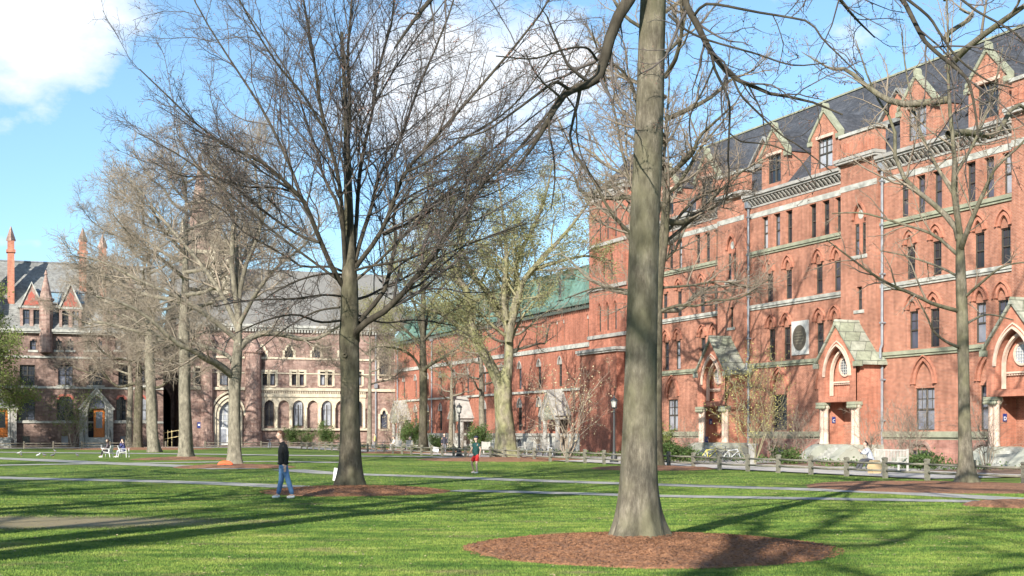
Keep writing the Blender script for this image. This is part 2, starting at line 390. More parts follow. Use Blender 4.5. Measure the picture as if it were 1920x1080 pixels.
def finish_tree(root, trunk, crown, P, Rd, rng, levels, barkm, twigm, leaf=None, trunk_s=8, limbm=None):
    """P, Rd main limbs; levels: list of spawn settings, the finer ones go into the crown"""
    lb = Acc() if limbm else trunk; lb.add(tubes(P, Rd, trunk_s)); ends = None
    cur, cr = P, Rd
    for li, lv in enumerate(levels):
        lv = dict(lv); n = lv.pop('n'); sd = lv.pop('s', 3)
        cur, cr = spawn(cur, cr, n, rng, **lv)
        crown.add(tubes(cur, cr, sd)); 
    ends = cur[:, 1:].reshape(-1, 3)
    a = obj('trunk', trunk.mesh('trunk'), barkm, root); b = obj('crown', crown.mesh('crown'), twigm, root); parts = [a, b]
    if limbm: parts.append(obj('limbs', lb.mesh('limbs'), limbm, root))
    if leaf:
        nm, n, sp, sz, mt = leaf; V, Fq = leafcards(ends, n, sp, sz, rng)
        parts.append(obj(nm, npmesh(nm, V, Fq, False), mt, root))
    return parts
def px_limb(pxs, Y, y0, y1, K, ox, oy):        # a limb followed in the photograph, given its own depth (y0 -> y1 off the trunk)
    n = len(pxs); L = []
    for i, (x, y) in enumerate(pxs):
        t = i/(n-1); d = Y+y0+(y1-y0)*t**.9
        X, Yw, Z = at(x, y, d); L.append((X-ox, Yw-oy, Z))
    return catmull(L, K)
def traced(root_name, label, base_px, trunk_px, limbs, levels, barkm, twigm, leaf, seed, K=14, flare=1.0, extra=None, Sd=24, knots=(), group=None, lump=.03, trunk_s=10, limbm=None):
    X0, Y0 = G(*base_px); sc = Y0/F
    root = thing(root_name, label, 'tree', (X0, Y0, 0), 0, group)
    rng = np.random.default_rng(seed); tk = Acc(); cr = Acc()
    pts = [at(x, y, Y0) for x, y, w in trunk_px]; pts = [(p[0]-X0, 0, p[2]) for p in pts]; pts[0] = (pts[0][0], 0, -.15)
    trunk_mesh(tk, pts, [w*sc/2 for x, y, w in trunk_px], Sd, 90, flare, seed, lump)
    for (kx, ky, kr) in knots:
        p = at(kx, ky, Y0); tw = np.interp(-ky, [-t[1] for t in trunk_px], [t[2] for t in trunk_px])*sc/2
        knot(tk, (p[0]-X0, -tw*.93, p[2]), kr)
    Ps = []; Rs = []
    for (pxs, w0, w1, d0, d1) in limbs:
        Ps.append(px_limb(pxs, Y0, d0, d1, K, X0, Y0)); q = np.linspace(0, 1, K); Rs.append((w0*(1-q)**.9+w1*q)*sc/2)
    P = np.array(Ps); Rd = np.array(Rs)
    if extra is not None:
        E, Er = extra(rng, Y0); P = np.concatenate([P, E]); Rd = np.concatenate([Rd, Er])
    finish_tree(root, tk, cr, P, Rd, rng, levels, barkm, twigm, leaf, trunk_s, limbm)
    return root
def auto_tree(name, label, loc, hgt, r, spread, seed, barkm, twigm, levels, fork=.35, nl=14, leaf=None, lean=0, droop=0.0, low=.3, group=None, flat=1.0):
    root = thing(name, label, 'tree', (*loc, 0), 0, group); rng = np.random.default_rng(seed); tk = Acc(); cr = Acc()
    k = np.cumsum(rng.normal(size=(5, 2))*.004*hgt, axis=0); ks = [0, .12, .35, .6, .82]
    pts = [(lean*z*hgt+(k[i, 0] if i else 0), (k[i, 1] if i else 0), z*hgt-(.15 if i == 0 else 0)) for i, z in enumerate(ks)]
    trunk_mesh(tk, pts, [r*1.15, r*.95, r*.8, r*.4, r*.12], 16, 50, .8, seed)
    P, Rd = limbs_auto(rng, np.array(pts[2])*fork/.35, np.array(pts[4]), nl, spread, r*.36, 0.0, .12, 12, droop, flat)
    finish_tree(root, tk, cr, P, Rd, rng, levels, barkm, twigm, leaf, 7)
    return root
def copy_tree(src, name, label, loc, rz, sc, group=None, cat='tree'):
    r = src.copy(); COL.objects.link(r); r.name = name; r.location = (*loc, 0) if len(loc) == 2 else loc; r.rotation_euler = (0, 0, rz); r.scale = (sc, sc, sc)
    tag(r, label, cat, group)
    for c in list(src.children):
        k = c.copy(); COL.objects.link(k); k.parent = r
        for g in list(c.children):
            q = g.copy(); COL.objects.link(q); q.parent = k
    return r

LV_BIG = [dict(n=15, ang=(18, 50), lf=.34, lmin=1.0, K=7, wander=.12, up=.07, s=5, rf=.6, tip=.010),
          dict(n=10, ang=(25, 60), lf=.42, lmin=.5, K=5, wander=.15, up=.03, s=3, tip=.0065),
          dict(n=9, ang=(25, 65), lf=.5, lmin=.28, K=4, wander=.2, up=.03, s=3, tip=.0042, t0=.1)]
LV_MID = [dict(n=16, ang=(20, 60), lf=.38, lmin=1.2, K=6, wander=.14, up=.06, s=4, rf=.55, tip=.011),
          dict(n=11, ang=(25, 65), lf=.45, lmin=.8, K=4, wander=.18, up=.03, s=3, tip=.009),
          dict(n=10, ang=(25, 70), lf=.55, lmin=.5, K=3, wander=.2, up=.03, s=3, tip=.0075, t0=.1)]
# ------------------------------------------------------------------ the trees of the lawn
def build_trees():
    # the great trunk in front; its lowest limbs droop into the picture from above
    limbs = [
        ([(1240, -330), (1225, -180), (1200, -50), (1178, 2), (1152, 45), (1133, 112), (1119, 150), (1087, 163), (1060, 176), (1034, 214), (1008, 262), (965, 320)], 31, 4, 0, -1.6),
        ([(1066, 167), (1042, 154), (1014, 172), (960, 212), (905, 248), (840, 262)], 9, 2, -1.3, -2.2),
        ([(1031, 215), (1030, 250), (1038, 292), (1040, 340), (1033, 395)], 6, 2, -1.4, -1.9),
        ([(1062, 180), (1080, 210), (1082, 260), (1098, 310), (1130, 360)], 5, 2, -1.3, -.6),
        ([(1119, 112), (1100, 90), (1060, 92), (1000, 110), (930, 105)], 7, 2, -1, -2.5),
        ([(1232, -330), (1262, -130), (1284, 0), (1300, 33), (1316, 64), (1331, 94), (1352, 122), (1374, 145), (1415, 163), (1452, 178), (1507, 186), (1580, 215)], 22, 3, 0, -1.5),
        ([(1335, 104), (1341, 132), (1359, 168), (1368, 198), (1367, 252), (1365, 297), (1367, 335), (1356, 390)], 8, 2, -.9, -1.5),
        ([(1368, 250), (1389, 265), (1416, 268), (1455, 275), (1500, 300), (1530, 350)], 4, 2, -1.2, -1.8),
        ([(1374, 145), (1389, 178), (1418, 208), (1441, 231), (1470, 257), (1500, 275), (1560, 322)], 6, 2, -1, -1.2),
        ([(1338, 124), (1318, 170), (1296, 212), (1293, 245), (1300, 300)], 5, 2, -1, -.4),
        ([(1302, 28), (1322, 8), (1360, 11), (1415, 22), (1470, 31), (1518, 42), (1544, 75), (1574, 104), (1620, 150)], 8, 2, -.5, -2.3),
        ([(1254, 28), (1286, 56), (1330, 76), (1415, 100), (1485, 122), (1550, 118)], 7, 2, -.2, -2),
        ([(1242, -420), (1450, -260), (1590, -120), (1680, -20), (1724, 60), (1741, 85), (1784, 121), (1806, 140), (1818, 158), (1828, 205), (1835, 260)], 20, 3, 0, -2.5),
        ([(1690, -10), (1740, 30), (1762, 62), (1795, 108), (1850, 150), (1900, 165)], 8, 2, -1.6, -1.9),
        ([(1560, -140), (1640, -60), (1760, -30), (1830, 20), (1900, 60), (1960, 120)], 12, 2, -1.3, -3),
        ([(1235, -380), (1080, -260), (960, -180), (860, -60), (790, 20), (740, 90)], 26, 3, 0, -3.5),
        ([(1240, -300), (1380, -200), (1500, -100), (1560, -20), (1600, 30), (1640, 70)], 22, 3, 0, 3.0)]
    limbs = [(a, w*(.95 if i == 0 else .55 if i in (12, 14, 16) else .7), b_, p, q) for i, (a, w, b_, p, q) in enumerate(limbs)]
    def ex(rng, Y):
        P, Rd = limbs_auto(rng, np.array([.25, 0, 11.0]), np.array([.4, 0, 21.5]), 18, 7.5, .17, 0, .1, 16, .25)
        return P, Rd
    LV1 = [dict(n=11, ang=(25, 65), lf=.28, lmin=.55, K=7, wander=.2, up=-.02, s=5, rf=.5, tip=.006),
           dict(n=8, ang=(30, 70), lf=.45, lmin=.3, K=5, wander=.2, up=.05, s=3, tip=.0035),
           dict(n=5, ang=(30, 70), lf=.42, lmin=.1, K=4, wander=.2, up=.1, s=3, tip=.002, t0=.15)]
    traced('oak_tree', 'huge mossy grey trunk filling the centre foreground, rising out of the largest mulch circle', (1199, 1022),
           [(1196, 1026, 96), (1196, 1000, 86), (1196, 960, 77), (1196, 900, 69), (1197, 800, 63), (1199, 700, 59), (1202, 600, 56.5), (1205, 500, 55), (1209, 400, 54), (1214, 300, 53), (1218, 200, 51.5), (1221, 100, 50), (1225, 0, 48), (1230, -150, 45), (1238, -350, 42), (1245, -650, 26), (1250, -1000, 8)],
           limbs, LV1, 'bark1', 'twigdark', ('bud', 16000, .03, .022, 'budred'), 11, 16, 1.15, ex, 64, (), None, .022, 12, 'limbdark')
    # the many-limbed tree left of centre
    L2 = [([(668, 640), (673, 613), (717, 587), (767, 537), (810, 480), (850, 420), (880, 373), (930, 320), (1000, 250), (1060, 165)], 22, 3, 0, -3),
          ([(673, 605), (690, 583), (720, 547), (733, 497), (742, 447), (738, 403), (753, 380), (782, 360), (860, 322), (950, 262)], 16, 2, 0, 3),
          ([(668, 500), (684, 478), (710, 443), (727, 407), (743, 363), (760, 323), (790, 287), (850, 220), (920, 140), (1000, 45), (1040, -20)], 16, 3, 0, -2),
          ([(666, 490), (677, 447), (693, 400), (703, 363), (710, 330), (743, 283), (765, 220), (790, 150), (830, 60), (860, -30)], 14, 3, 0, 2.5),
          ([(660, 500), (668, 420), (673, 340), (682, 280), (700, 200), (712, 120), (735, 40), (745, -70)], 14, 3, 0, 1),
          ([(655, 480), (655, 390), (651, 300), (656, 200), (652, 100), (660, 0), (662, -120)], 15, 3, 0, -1.2),
          ([(648, 520), (644, 440), (640, 380), (632, 320), (612, 250), (600, 195), (590, 120), (578, 50), (560, -50)], 15, 3, 0, -2.5),
          ([(644, 440), (633, 383), (617, 353), (603, 320), (597, 290), (575, 230), (548, 150), (500, 75), (440, -10)], 12, 2, .5, 4),
          ([(646, 540), (627, 510), (607, 467), (583, 407), (567, 373), (533, 340), (500, 310), (453, 285), (400, 260), (330, 195), (262, 130)], 17, 2, 0, -3.5),
          ([(583, 407), (567, 375), (547, 320), (530, 280), (500, 220), (470, 170), (430, 110), (380, 30), (350, -30)], 12, 2, -1.2, 1.5),
          ([(643, 556), (607, 553), (550, 560), (467, 563), (400, 575)], 7, 2, 0, -4),
          ([(640, 508), (617, 500), (567, 500), (547, 487), (500, 460), (450, 430), (420, 395), (360, 360)], 8, 2, 0, 3),
          ([(640, 515), (613, 513), (567, 523), (523, 543), (490, 566)], 7, 2, 0, -3),
          ([(664, 562), (690, 555), (713, 543), (767, 517), (813, 487), (900, 450), (990, 418)], 9, 2, 0, 4),
          ([(664, 508), (690, 500), (733, 493), (783, 480), (813, 463), (880, 455), (965, 430)], 8, 2, 0, -4),
          ([(720, 440), (745, 428), (773, 413), (817, 377), (880, 347), (960, 290), (1045, 222)], 10, 2, -.6, 2),
          ([(560, 365), (520, 352), (460, 350), (400, 330), (340, 330), (280, 300)], 7, 2, -1.5, 1),
          ([(600, 455), (560, 440), (500, 400), (440, 350), (380, 320), (330, 255)], 9, 2, -1, 2),
          ([(760, 323), (800, 305), (870, 260), (960, 200), (1040, 100)], 8, 2, -1, -4),
          ([(612, 250), (570, 180), (520, 120), (470, 40), (430, -40)], 8, 2, -1.5, -4),
          ([(645, 600), (600, 604), (555, 590), (500, 600), (440, 625)], 8, 2, 0, -4), ([(646, 575), (590, 585), (530, 620), (480, 660)], 7, 2, 0, 4), ([(668, 590), (720, 605), (780, 600), (850, 610)], 7, 2, 0, 4), ([(655, 540), (600, 500), (520, 440), (450, 380), (350, 300), (260, 250)], 9, 2, 0, -1), ([(662, 530), (720, 480), (800, 400), (900, 300), (1010, 210), (1090, 150)], 9, 2, 0, 0),
          ([(700, 200), (740, 130), (790, 60), (850, -20)], 7, 2, .5, 3.5)]
    L2 = [(a, w*.62, b_, p, q) for a, w, b_, p, q in L2]
    LV2 = [dict(n=24, ang=(18, 52), lf=.38, lmin=1.0, K=8, wander=.13, up=.03, s=5, rf=.5, tip=.007, fall=.5),
           dict(n=13, ang=(22, 58), lf=.42, lmin=.5, K=5, wander=.14, up=.02, s=3, tip=.0052),
           dict(n=8, ang=(25, 62), lf=.45, lmin=.25, K=4, wander=.2, up=.03, s=3, tip=.0036, t0=.1)]
    traced('maple_tree', 'dark bare tree with a fan of rising limbs, beside the man in black sweater', (656, 918),
           [(657, 920, 50), (656, 900, 46), (656, 850, 41), (656, 780, 37), (657, 700, 35), (655, 640, 36), (655, 580, 33), (655, 530, 31), (655, 490, 25), (655, 430, 18), (652, 330, 14), (648, 200, 9), (640, 60, 5)],
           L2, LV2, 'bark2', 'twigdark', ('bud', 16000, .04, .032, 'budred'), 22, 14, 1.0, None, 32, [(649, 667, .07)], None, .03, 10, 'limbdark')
    # pale tree with long level limbs
    L3 = [([(447, 655), (466, 635), (497, 624), (535, 628), (560, 635), (592, 635), (623, 620), (650, 600)], 15, 4, 0, 2),
          ([(436, 705), (409, 683), (387, 673), (362, 657), (330, 642), (285, 600), (235, 570), (180, 555)], 15, 3, 0, -5),
          ([(436, 680), (428, 667), (387, 651), (346, 640), (300, 632), (270, 610), (230, 590)], 9, 3, 0, 4),
          ([(447, 600), (440, 540), (452, 490), (465, 469), (500, 400), (530, 320)], 11, 2, 0, 3),
          ([(447, 590), (435, 500), (437, 432), (437, 401), (424, 386), (400, 330), (385, 270)], 11, 2, 0, -2),
          ([(448, 620), (420, 560), (380, 500), (330, 440), (280, 380), (240, 330)], 11, 2, 0, 4),
          ([(448, 610), (480, 550), (520, 500), (570, 460), (610, 410)], 9, 2, 0, -4),
          ([(448, 640), (400, 600), (340, 560), (270, 530), (190, 490), (130, 480)], 11, 2, 0, -3),
          ([(447, 570), (460, 500), (490, 420), (480, 330), (470, 260)], 9, 2, 0, -1)]
    traced('beech_tree', 'smooth pale tree with a long arching level limb, orange jacket lying at its foot', (440, 873),
           [(440, 875, 29), (440, 860, 26), (440, 800, 23), (441, 730, 21), (443, 700, 21), (446, 650, 17), (448, 600, 12), (446, 520, 9), (440, 420, 6), (430, 320, 3)],
           L3, LV_MID, 'bark3', 'twigtan', None, 33, 12, .9, None, 20)
    # pale elm with yellow-green opening leaves, forking low
    L9 = [([(944, 740), (921, 686), (906, 660), (893, 637), (883, 606), (878, 560), (868, 530), (844, 505), (820, 440), (790, 370)], 22, 3, 0, -3),
          ([(890, 632), (864, 616), (831, 590), (802, 580), (770, 560)], 11, 3, -.8, -4),
          ([(946, 740), (953, 690), (955, 647), (953, 609), (932, 583), (911, 544), (885, 513), (870, 479), (850, 400), (840, 330)], 20, 3, 0, 2),
          ([(954, 640), (960, 601), (971, 562), (978, 531), (999, 505), (1020, 479), (1051, 448), (1090, 400), (1125, 350)], 16, 3, 0, -2),
          ([(950, 600), (945, 570), (947, 518), (950, 479), (947, 440), (940, 380), (930, 310)], 12, 3, 0, -1),
          ([(958, 600), (966, 560), (968, 518), (971, 479), (994, 440), (1020, 380), (1035, 310)], 12, 3, 0, 3),
          ([(880, 570), (860, 500), (870, 430), (880, 350), (890, 300)], 10, 2, -1, 2),
          ([(1000, 505), (1050, 490), (1100, 480), (1150, 490)], 8, 2, -1, 0),
          ([(870, 540), (820, 500), (770, 470), (740, 450)], 8, 2, -1, 3)]
    LV9 = [dict(n=17, ang=(20, 60), lf=.36, lmin=1.2, K=6, wander=.15, up=.04, s=4, rf=.55, tip=.012),
           dict(n=10, ang=(25, 65), lf=.45, lmin=.8, K=4, wander=.2, up=0, s=3, tip=.009),
           dict(n=8, ang=(25, 70), lf=.55, lmin=.4, K=3, wander=.2, up=-.03, s=3, tip=.007, t0=.1)]
    traced('elm_tree', 'pale tree forked low into a V with yellow-green buds, right of the red shorts', (950, 860),
           [(950, 862, 48), (949, 850, 42), (946, 800, 35), (943, 760, 32), (943, 735, 34), (944, 715, 30), (950, 690, 14)],
           L9, LV9, 'bark4', 'twigolive', ('leaf', 60000, .2, .085, 'budgreen'), 44, 12, 1.0, None, 20)
    # small dark-stemmed tree with green haze
    L8 = [([(794, 700), (800, 688), (840, 665), (870, 640), (900, 605)], 8, 2, 0, -2), ([(793, 700), (775, 670), (750, 655), (720, 650)], 6, 2, 0, -2),
          ([(793, 660), (800, 600), (820, 550), (850, 510)], 7, 2, 0, 2), ([(793, 640), (780, 580), (760, 530), (730, 490)], 7, 2, 0, 2),
          ([(793, 620), (795, 540), (790, 470), (780, 410)], 7, 2, 0, 0), ([(793, 640), (830, 600), (870, 570), (910, 560)], 6, 2, 0, -3), ([(793, 650), (750, 610), (715, 590), (690, 560)], 6, 2, 0, 3)]
    traced('linden_tree', 'slender dark trunk with olive haze, on the mulch behind the white notice board', (793, 848),
           [(793, 850, 24), (793, 840, 19), (793, 800, 16), (794, 750, 15), (794, 700, 15), (793, 640, 11), (793, 560, 7), (792, 480, 4)],
           L8, LV9, 'bark2', 'twigolive', ('leaf', 17000, .2, .09, 'budgreen'), 55, 10, 1.0, None, 16)
    # tree half hidden behind the great trunk
    L11 = [([(1238, 520), (1246, 468), (1250, 427), (1252, 370), (1256, 362), (1275, 342), (1300, 300), (1316, 272), (1354, 231), (1400, 160)], 12, 2, 0, -2),
           ([(1252, 372), (1244, 342), (1245, 295), (1247, 247), (1255, 160), (1250, 60)], 8, 2, 0, 1),
           ([(1246, 440), (1263, 420), (1285, 392), (1313, 370), (1341, 357), (1400, 340)], 7, 2, 0, 2),
           ([(1225, 480), (1190, 445), (1171, 427), (1143, 395), (1111, 335), (1080, 294), (1050, 230)], 9, 2, 0, -2),
           ([(1232, 586), (1274, 572), (1306, 574), (1333, 564), (1383, 560), (1420, 540)], 6, 2, 0, -3),
           ([(1234, 540), (1298, 535), (1352, 527), (1407, 539), (1450, 520)], 5, 2, 0, 3),
           ([(1230, 560), (1180, 545), (1120, 540), (1060, 560)], 6, 2, 0, -3), ([(1232, 470), (1200, 400), (1170, 300), (1150, 200), (1120, 120)], 8, 2, 0, 3),
           ([(1236, 470), (1230, 380), (1225, 280), (1240, 180)], 8, 2, 0, 2), ([(1240, 460), (1300, 410), (1380, 330), (1450, 290)], 7, 2, 0, 4)]
    traced('pin_oak', 'slim bare tree mostly hidden behind the huge foreground trunk, its limbs crossing the brick wall', (1225, 878),
           [(1225, 880, 38), (1226, 865, 32), (1228, 800, 26), (1230, 700, 23), (1232, 600, 20), (1236, 520, 18), (1240, 470, 14), (1244, 400, 8), (1246, 330, 4)],
           L11, LV_THIN, 'bark2', 'twiggrey', None, 66, 12, 1.0, lambda rng, Y: limbs_auto(rng, np.array([.6, 0, 12.0]), np.array([.6, 0, 26.0]), 13, 6.5, .16, 0, .1, 12, 0), 18)
    # right-hand tree in front of the brick hall
    L12 = [([(1798, 450), (1790, 423), (1762, 393), (1732, 368), (1698, 338), (1677, 287), (1677, 236), (1655, 202), (1630, 151), (1604, 74)], 13, 2, 0, 2),
           ([(1800, 440), (1798, 423), (1788, 364), (1790, 296), (1783, 232), (1779, 168), (1777, 104), (1777, 30), (1770, -60)], 12, 2, 0, -1),
           ([(1801, 470), (1809, 445), (1830, 393), (1851, 347), (1868, 313), (1911, 274), (1960, 220)], 11, 2, 0, -2),
           ([(1797, 583), (1750, 570), (1711, 551), (1672, 535), (1633, 512), (1590, 480), (1550, 450)], 8, 2, 0, -2.5),
           ([(1800, 652), (1773, 640), (1750, 620), (1738, 593), (1720, 560)], 6, 2, 0, -1.5),
           ([(1806, 560), (1840, 530), (1880, 500), (1930, 490)], 6, 2, 0, -2), ([(1798, 480), (1750, 440), (1690, 420), (1620, 400), (1560, 400)], 7, 2, 0, 3),
           ([(1788, 364), (1750, 300), (1720, 230), (1700, 140), (1690, 60)], 7, 2, -.3, 2), ([(1790, 330), (1830, 260), (1860, 180), (1880, 90)], 7, 2, -.3, 1.5),
           ([(1799, 520), (1760, 500), (1700, 480), (1650, 470)], 5, 2, 0, 3), ([(1806, 610), (1850, 590), (1900, 600)], 5, 2, 0, 2)]
    traced('young_oak', 'bare grey tree standing in front of the fence at the right, beside the path junction', (1812, 911),
           [(1812, 914, 42), (1812, 900, 34), (1811, 870, 27), (1809, 800, 23), (1807, 700, 21), (1804, 600, 20), (1801, 500, 18), (1800, 450, 14), (1795, 380, 7), (1792, 300, 3)],
           L12, [dict(n=10, ang=(20, 60), lf=.34, lmin=.7, K=6, wander=.16, up=.05, s=4, rf=.6, tip=.008), dict(n=7, ang=(25, 65), lf=.42, lmin=.35, K=4, wander=.2, up=.03, s=3, tip=.0045), dict(n=5, ang=(25, 70), lf=.5, lmin=.2, K=3, wander=.2, up=.03, s=3, tip=.0035, t0=.15)],
           'bark1', 'twiggrey', None, 77, 12, 1.1, lambda rng, Y: limbs_auto(rng, np.array([-.6, 0, 11.5]), np.array([-.8, 0, 25.0]), 12, 6.0, .13, 0, .1, 12, 0), 24)
    # grove on the left
    g = 'bare trees in front of the brownstone ranges'
    X, Y = G(348, 858); t4 = auto_tree('beech_tree', 'tall straight pale trunk between the orange-jacket tree and the dark passage', (X, Y), 24.5, .46, 7.5, 401, 'bark3', 'twigtan', LV_MID, .42, 17, group=g)
    X, Y = G(289, 848); auto_tree('beech_tree', 'stout pale trunk beside the left edge of the dark passage', (X, Y), 24, .50, 8.0, 402, 'bark3', 'twigtan', LV_MID, .40, 16, group=g, flat=.7)
    X, Y = G(258, 841); t7 = auto_tree('ash_tree', 'dark forked trunk, second from the left in the grove by the oak doors', (X, Y), 21, .50, 8.5, 403, 'bark2', 'twigtan', LV_MID, .30, 14, group=g, flat=.6)
    X, Y = G(241, 839); copy_tree(t4, 'ash_tree', 'thin straight trunk left of the grove, nearest the orange doors', (X, Y), 2.1, .82, g)
    X, Y = G(692, 842); auto_tree('ash_tree', 'thin pole-like trunk just right of the dark many-limbed tree', (X, Y), 17, .25, 4.5, 404, 'bark3', 'twigtan', LV_MID, .40, 10)
    X, Y = G(-70, 842); auto_tree('willow_tree', 'leafy light green tree cut by the left edge of the picture', (X, Y), 20, .4, 6.5, 405, 'bark2', 'twigolive', LV_MID, .30, 12, leaf=('leaf', 32000, .3, .16, 'leafgreen'), flat=.6, droop=.35)
    # trees outside the frame: one read from its shadow, copies added for more shadow
    s1 = auto_tree('oak_tree', 'tall oak outside the left edge throwing the long trunk shadow over the near lawn', (-12.6, 7.2), 25, .70, 6.5, 501, 'bark1', 'twigdark', [dict(n=8, ang=(20, 60), lf=.42, lmin=1, K=6, s=5, tip=.03, rf=.8), dict(n=6, ang=(25, 65), lf=.45, lmin=.7, K=4, s=3, tip=.014), dict(n=4, ang=(25, 65), lf=.45, lmin=.4, K=3, s=3, tip=.007)], .46, 9)
    for i, (x, y, rz, sc, lb) in enumerate([(-25, 15, 1.0, .95, 'added oak beyond the left edge shading the worn patch of lawn'), (-33, 27, 2.2, 1.0, 'added oak beyond the left edge shading the long diagonal path'),
                                            (-3.5, -12, 3.9, .95, 'added oak behind the viewer shading the lawn right of the great trunk'), (-40, 48, 5.0, 1.0, 'added oak far beyond the left edge shading the middle lawn'), (-24, 36, 4.1, .9, 'added oak just beyond the left edge beside the middle lawn'), (6, -3, 0.7, .8, 'added oak behind the viewer to the right'), (-7, -6, 2.9, .95, 'added oak just behind the viewer on the left'), (-30, 4, 0.4, 1.05, 'added oak well to the left of the viewer'), (-21, -4, 5.6, 1.0, 'added oak behind the viewer, farther to the left'), (-16, 22, 3.3, .62, 'added smaller oak just beyond the left edge'), (-11.5, 14, 1.7, .85, 'added oak outside the left edge next to the one casting the long shadow'), (-20, 9, 2.4, .95, 'added oak left of the viewer, shading the worn patch'), (-28, 21, 0.1, .9, 'added oak beyond the left edge, halfway to the paths')]):
        copy_tree(s1, 'oak_tree', lb, (x, y), rz, sc)
    g = 'oaks standing close before the brick ranges'
    lv = [dict(n=9, ang=(20, 60), lf=.4, lmin=1, K=6, s=5, tip=.02, rf=.7), dict(n=7, ang=(25, 65), lf=.45, lmin=.6, K=4, s=3, tip=.01), dict(n=6, ang=(25, 65), lf=.5, lmin=.4, K=3, s=3, tip=.007)]
    a = auto_tree('oak_tree', 'added stout oak behind the huge foreground trunk, its shadow falling on porch B', (8.6, 84.2), 26, .52, 6.8, 601, 'bark3', 'twiggrey', lv, .36, 15, group=g)  # trunk hidden by the great trunk, added for its shadow on porch B
    copy_tree(a, 'oak_tree', 'added stout oak hidden behind the forked elm', (-.4, 108.0), 2.0, .75, g)  # added out of sight behind the elm for shadow on the far range
    X, Y = G(905, 847); copy_tree(a, 'oak_tree', 'dark-stemmed tree between the lantern post and the forked elm', (X, Y), 4.0, .6, g)
    X, Y = G(845, 841); copy_tree(a, 'oak_tree', 'tree close to the red range, left of the lantern post by the red shorts', (X, Y), 1.1, .52, g)
    copy_tree(t7, 'ash_tree', 'added bare tree just outside the left edge, shading the hall with oak doors', (-61, 136), 1.0, .9); copy_tree(t7, 'ash_tree', 'added bare tree farther outside the left edge, shading the oak doors', (-56, 121), 3.0, .8)  # both added out of view to throw more shade on the left hall
    return

# ------------------------------------------------------------------ shrubs
def shrub(name, label, loc, hgt, spread, seed, stems=9, twig='twiggrey', leaf=None, cat='shrub', group=None, K2=8, tr=.02):
    root = thing(name, label, cat, (*loc, 0), 0, group); rng = np.random.default_rng(seed); cr = Acc(); st = Acc()
    P = []; Rd = []
    for i in range(stems):
        az = 2.4*i+rng.random(); L = spread*(.3+.7*rng.random()); e = np.array([math.cos(az), math.sin(az), 0]); h = hgt*(.7+.4*rng.random())
        pts = [np.array([e[0]*.1, e[1]*.1, -.05])]+[e*L*s**1.3+np.array([0, 0, h*s])+rng.normal(size=3)*.05*hgt for s in (.25, .5, .75, 1)]
        P.append(catmull(pts, 8)); q = np.linspace(0, 1, 8); Rd.append(tr*(1-q)+.006)
    P = np.array(P); Rd = np.array(Rd); st.add(tubes(P, Rd, 5))
    a, b = spawn(P, Rd, 9, rng, ang=(25, 65), lf=.4, lmin=.25, K=4, tip=.006, t0=.2); cr.add(tubes(a, b, 3))
    c, d = spawn(a, b, K2, rng, ang=(25, 70), lf=.5, lmin=.15, K=3, tip=.005); cr.add(tubes(c, d, 3))
    obj('stem', st.mesh('stem'), twig, root); obj('twigs', cr.mesh('twigs'), twig, root)
    if leaf:
        n, sp, sz, mt = leaf; V, Fq = leafcards(c[:, 1:].reshape(-1, 3), n, sp, sz, rng); obj('foliage', npmesh('foliage', V, Fq, False), mt, root)
    return root
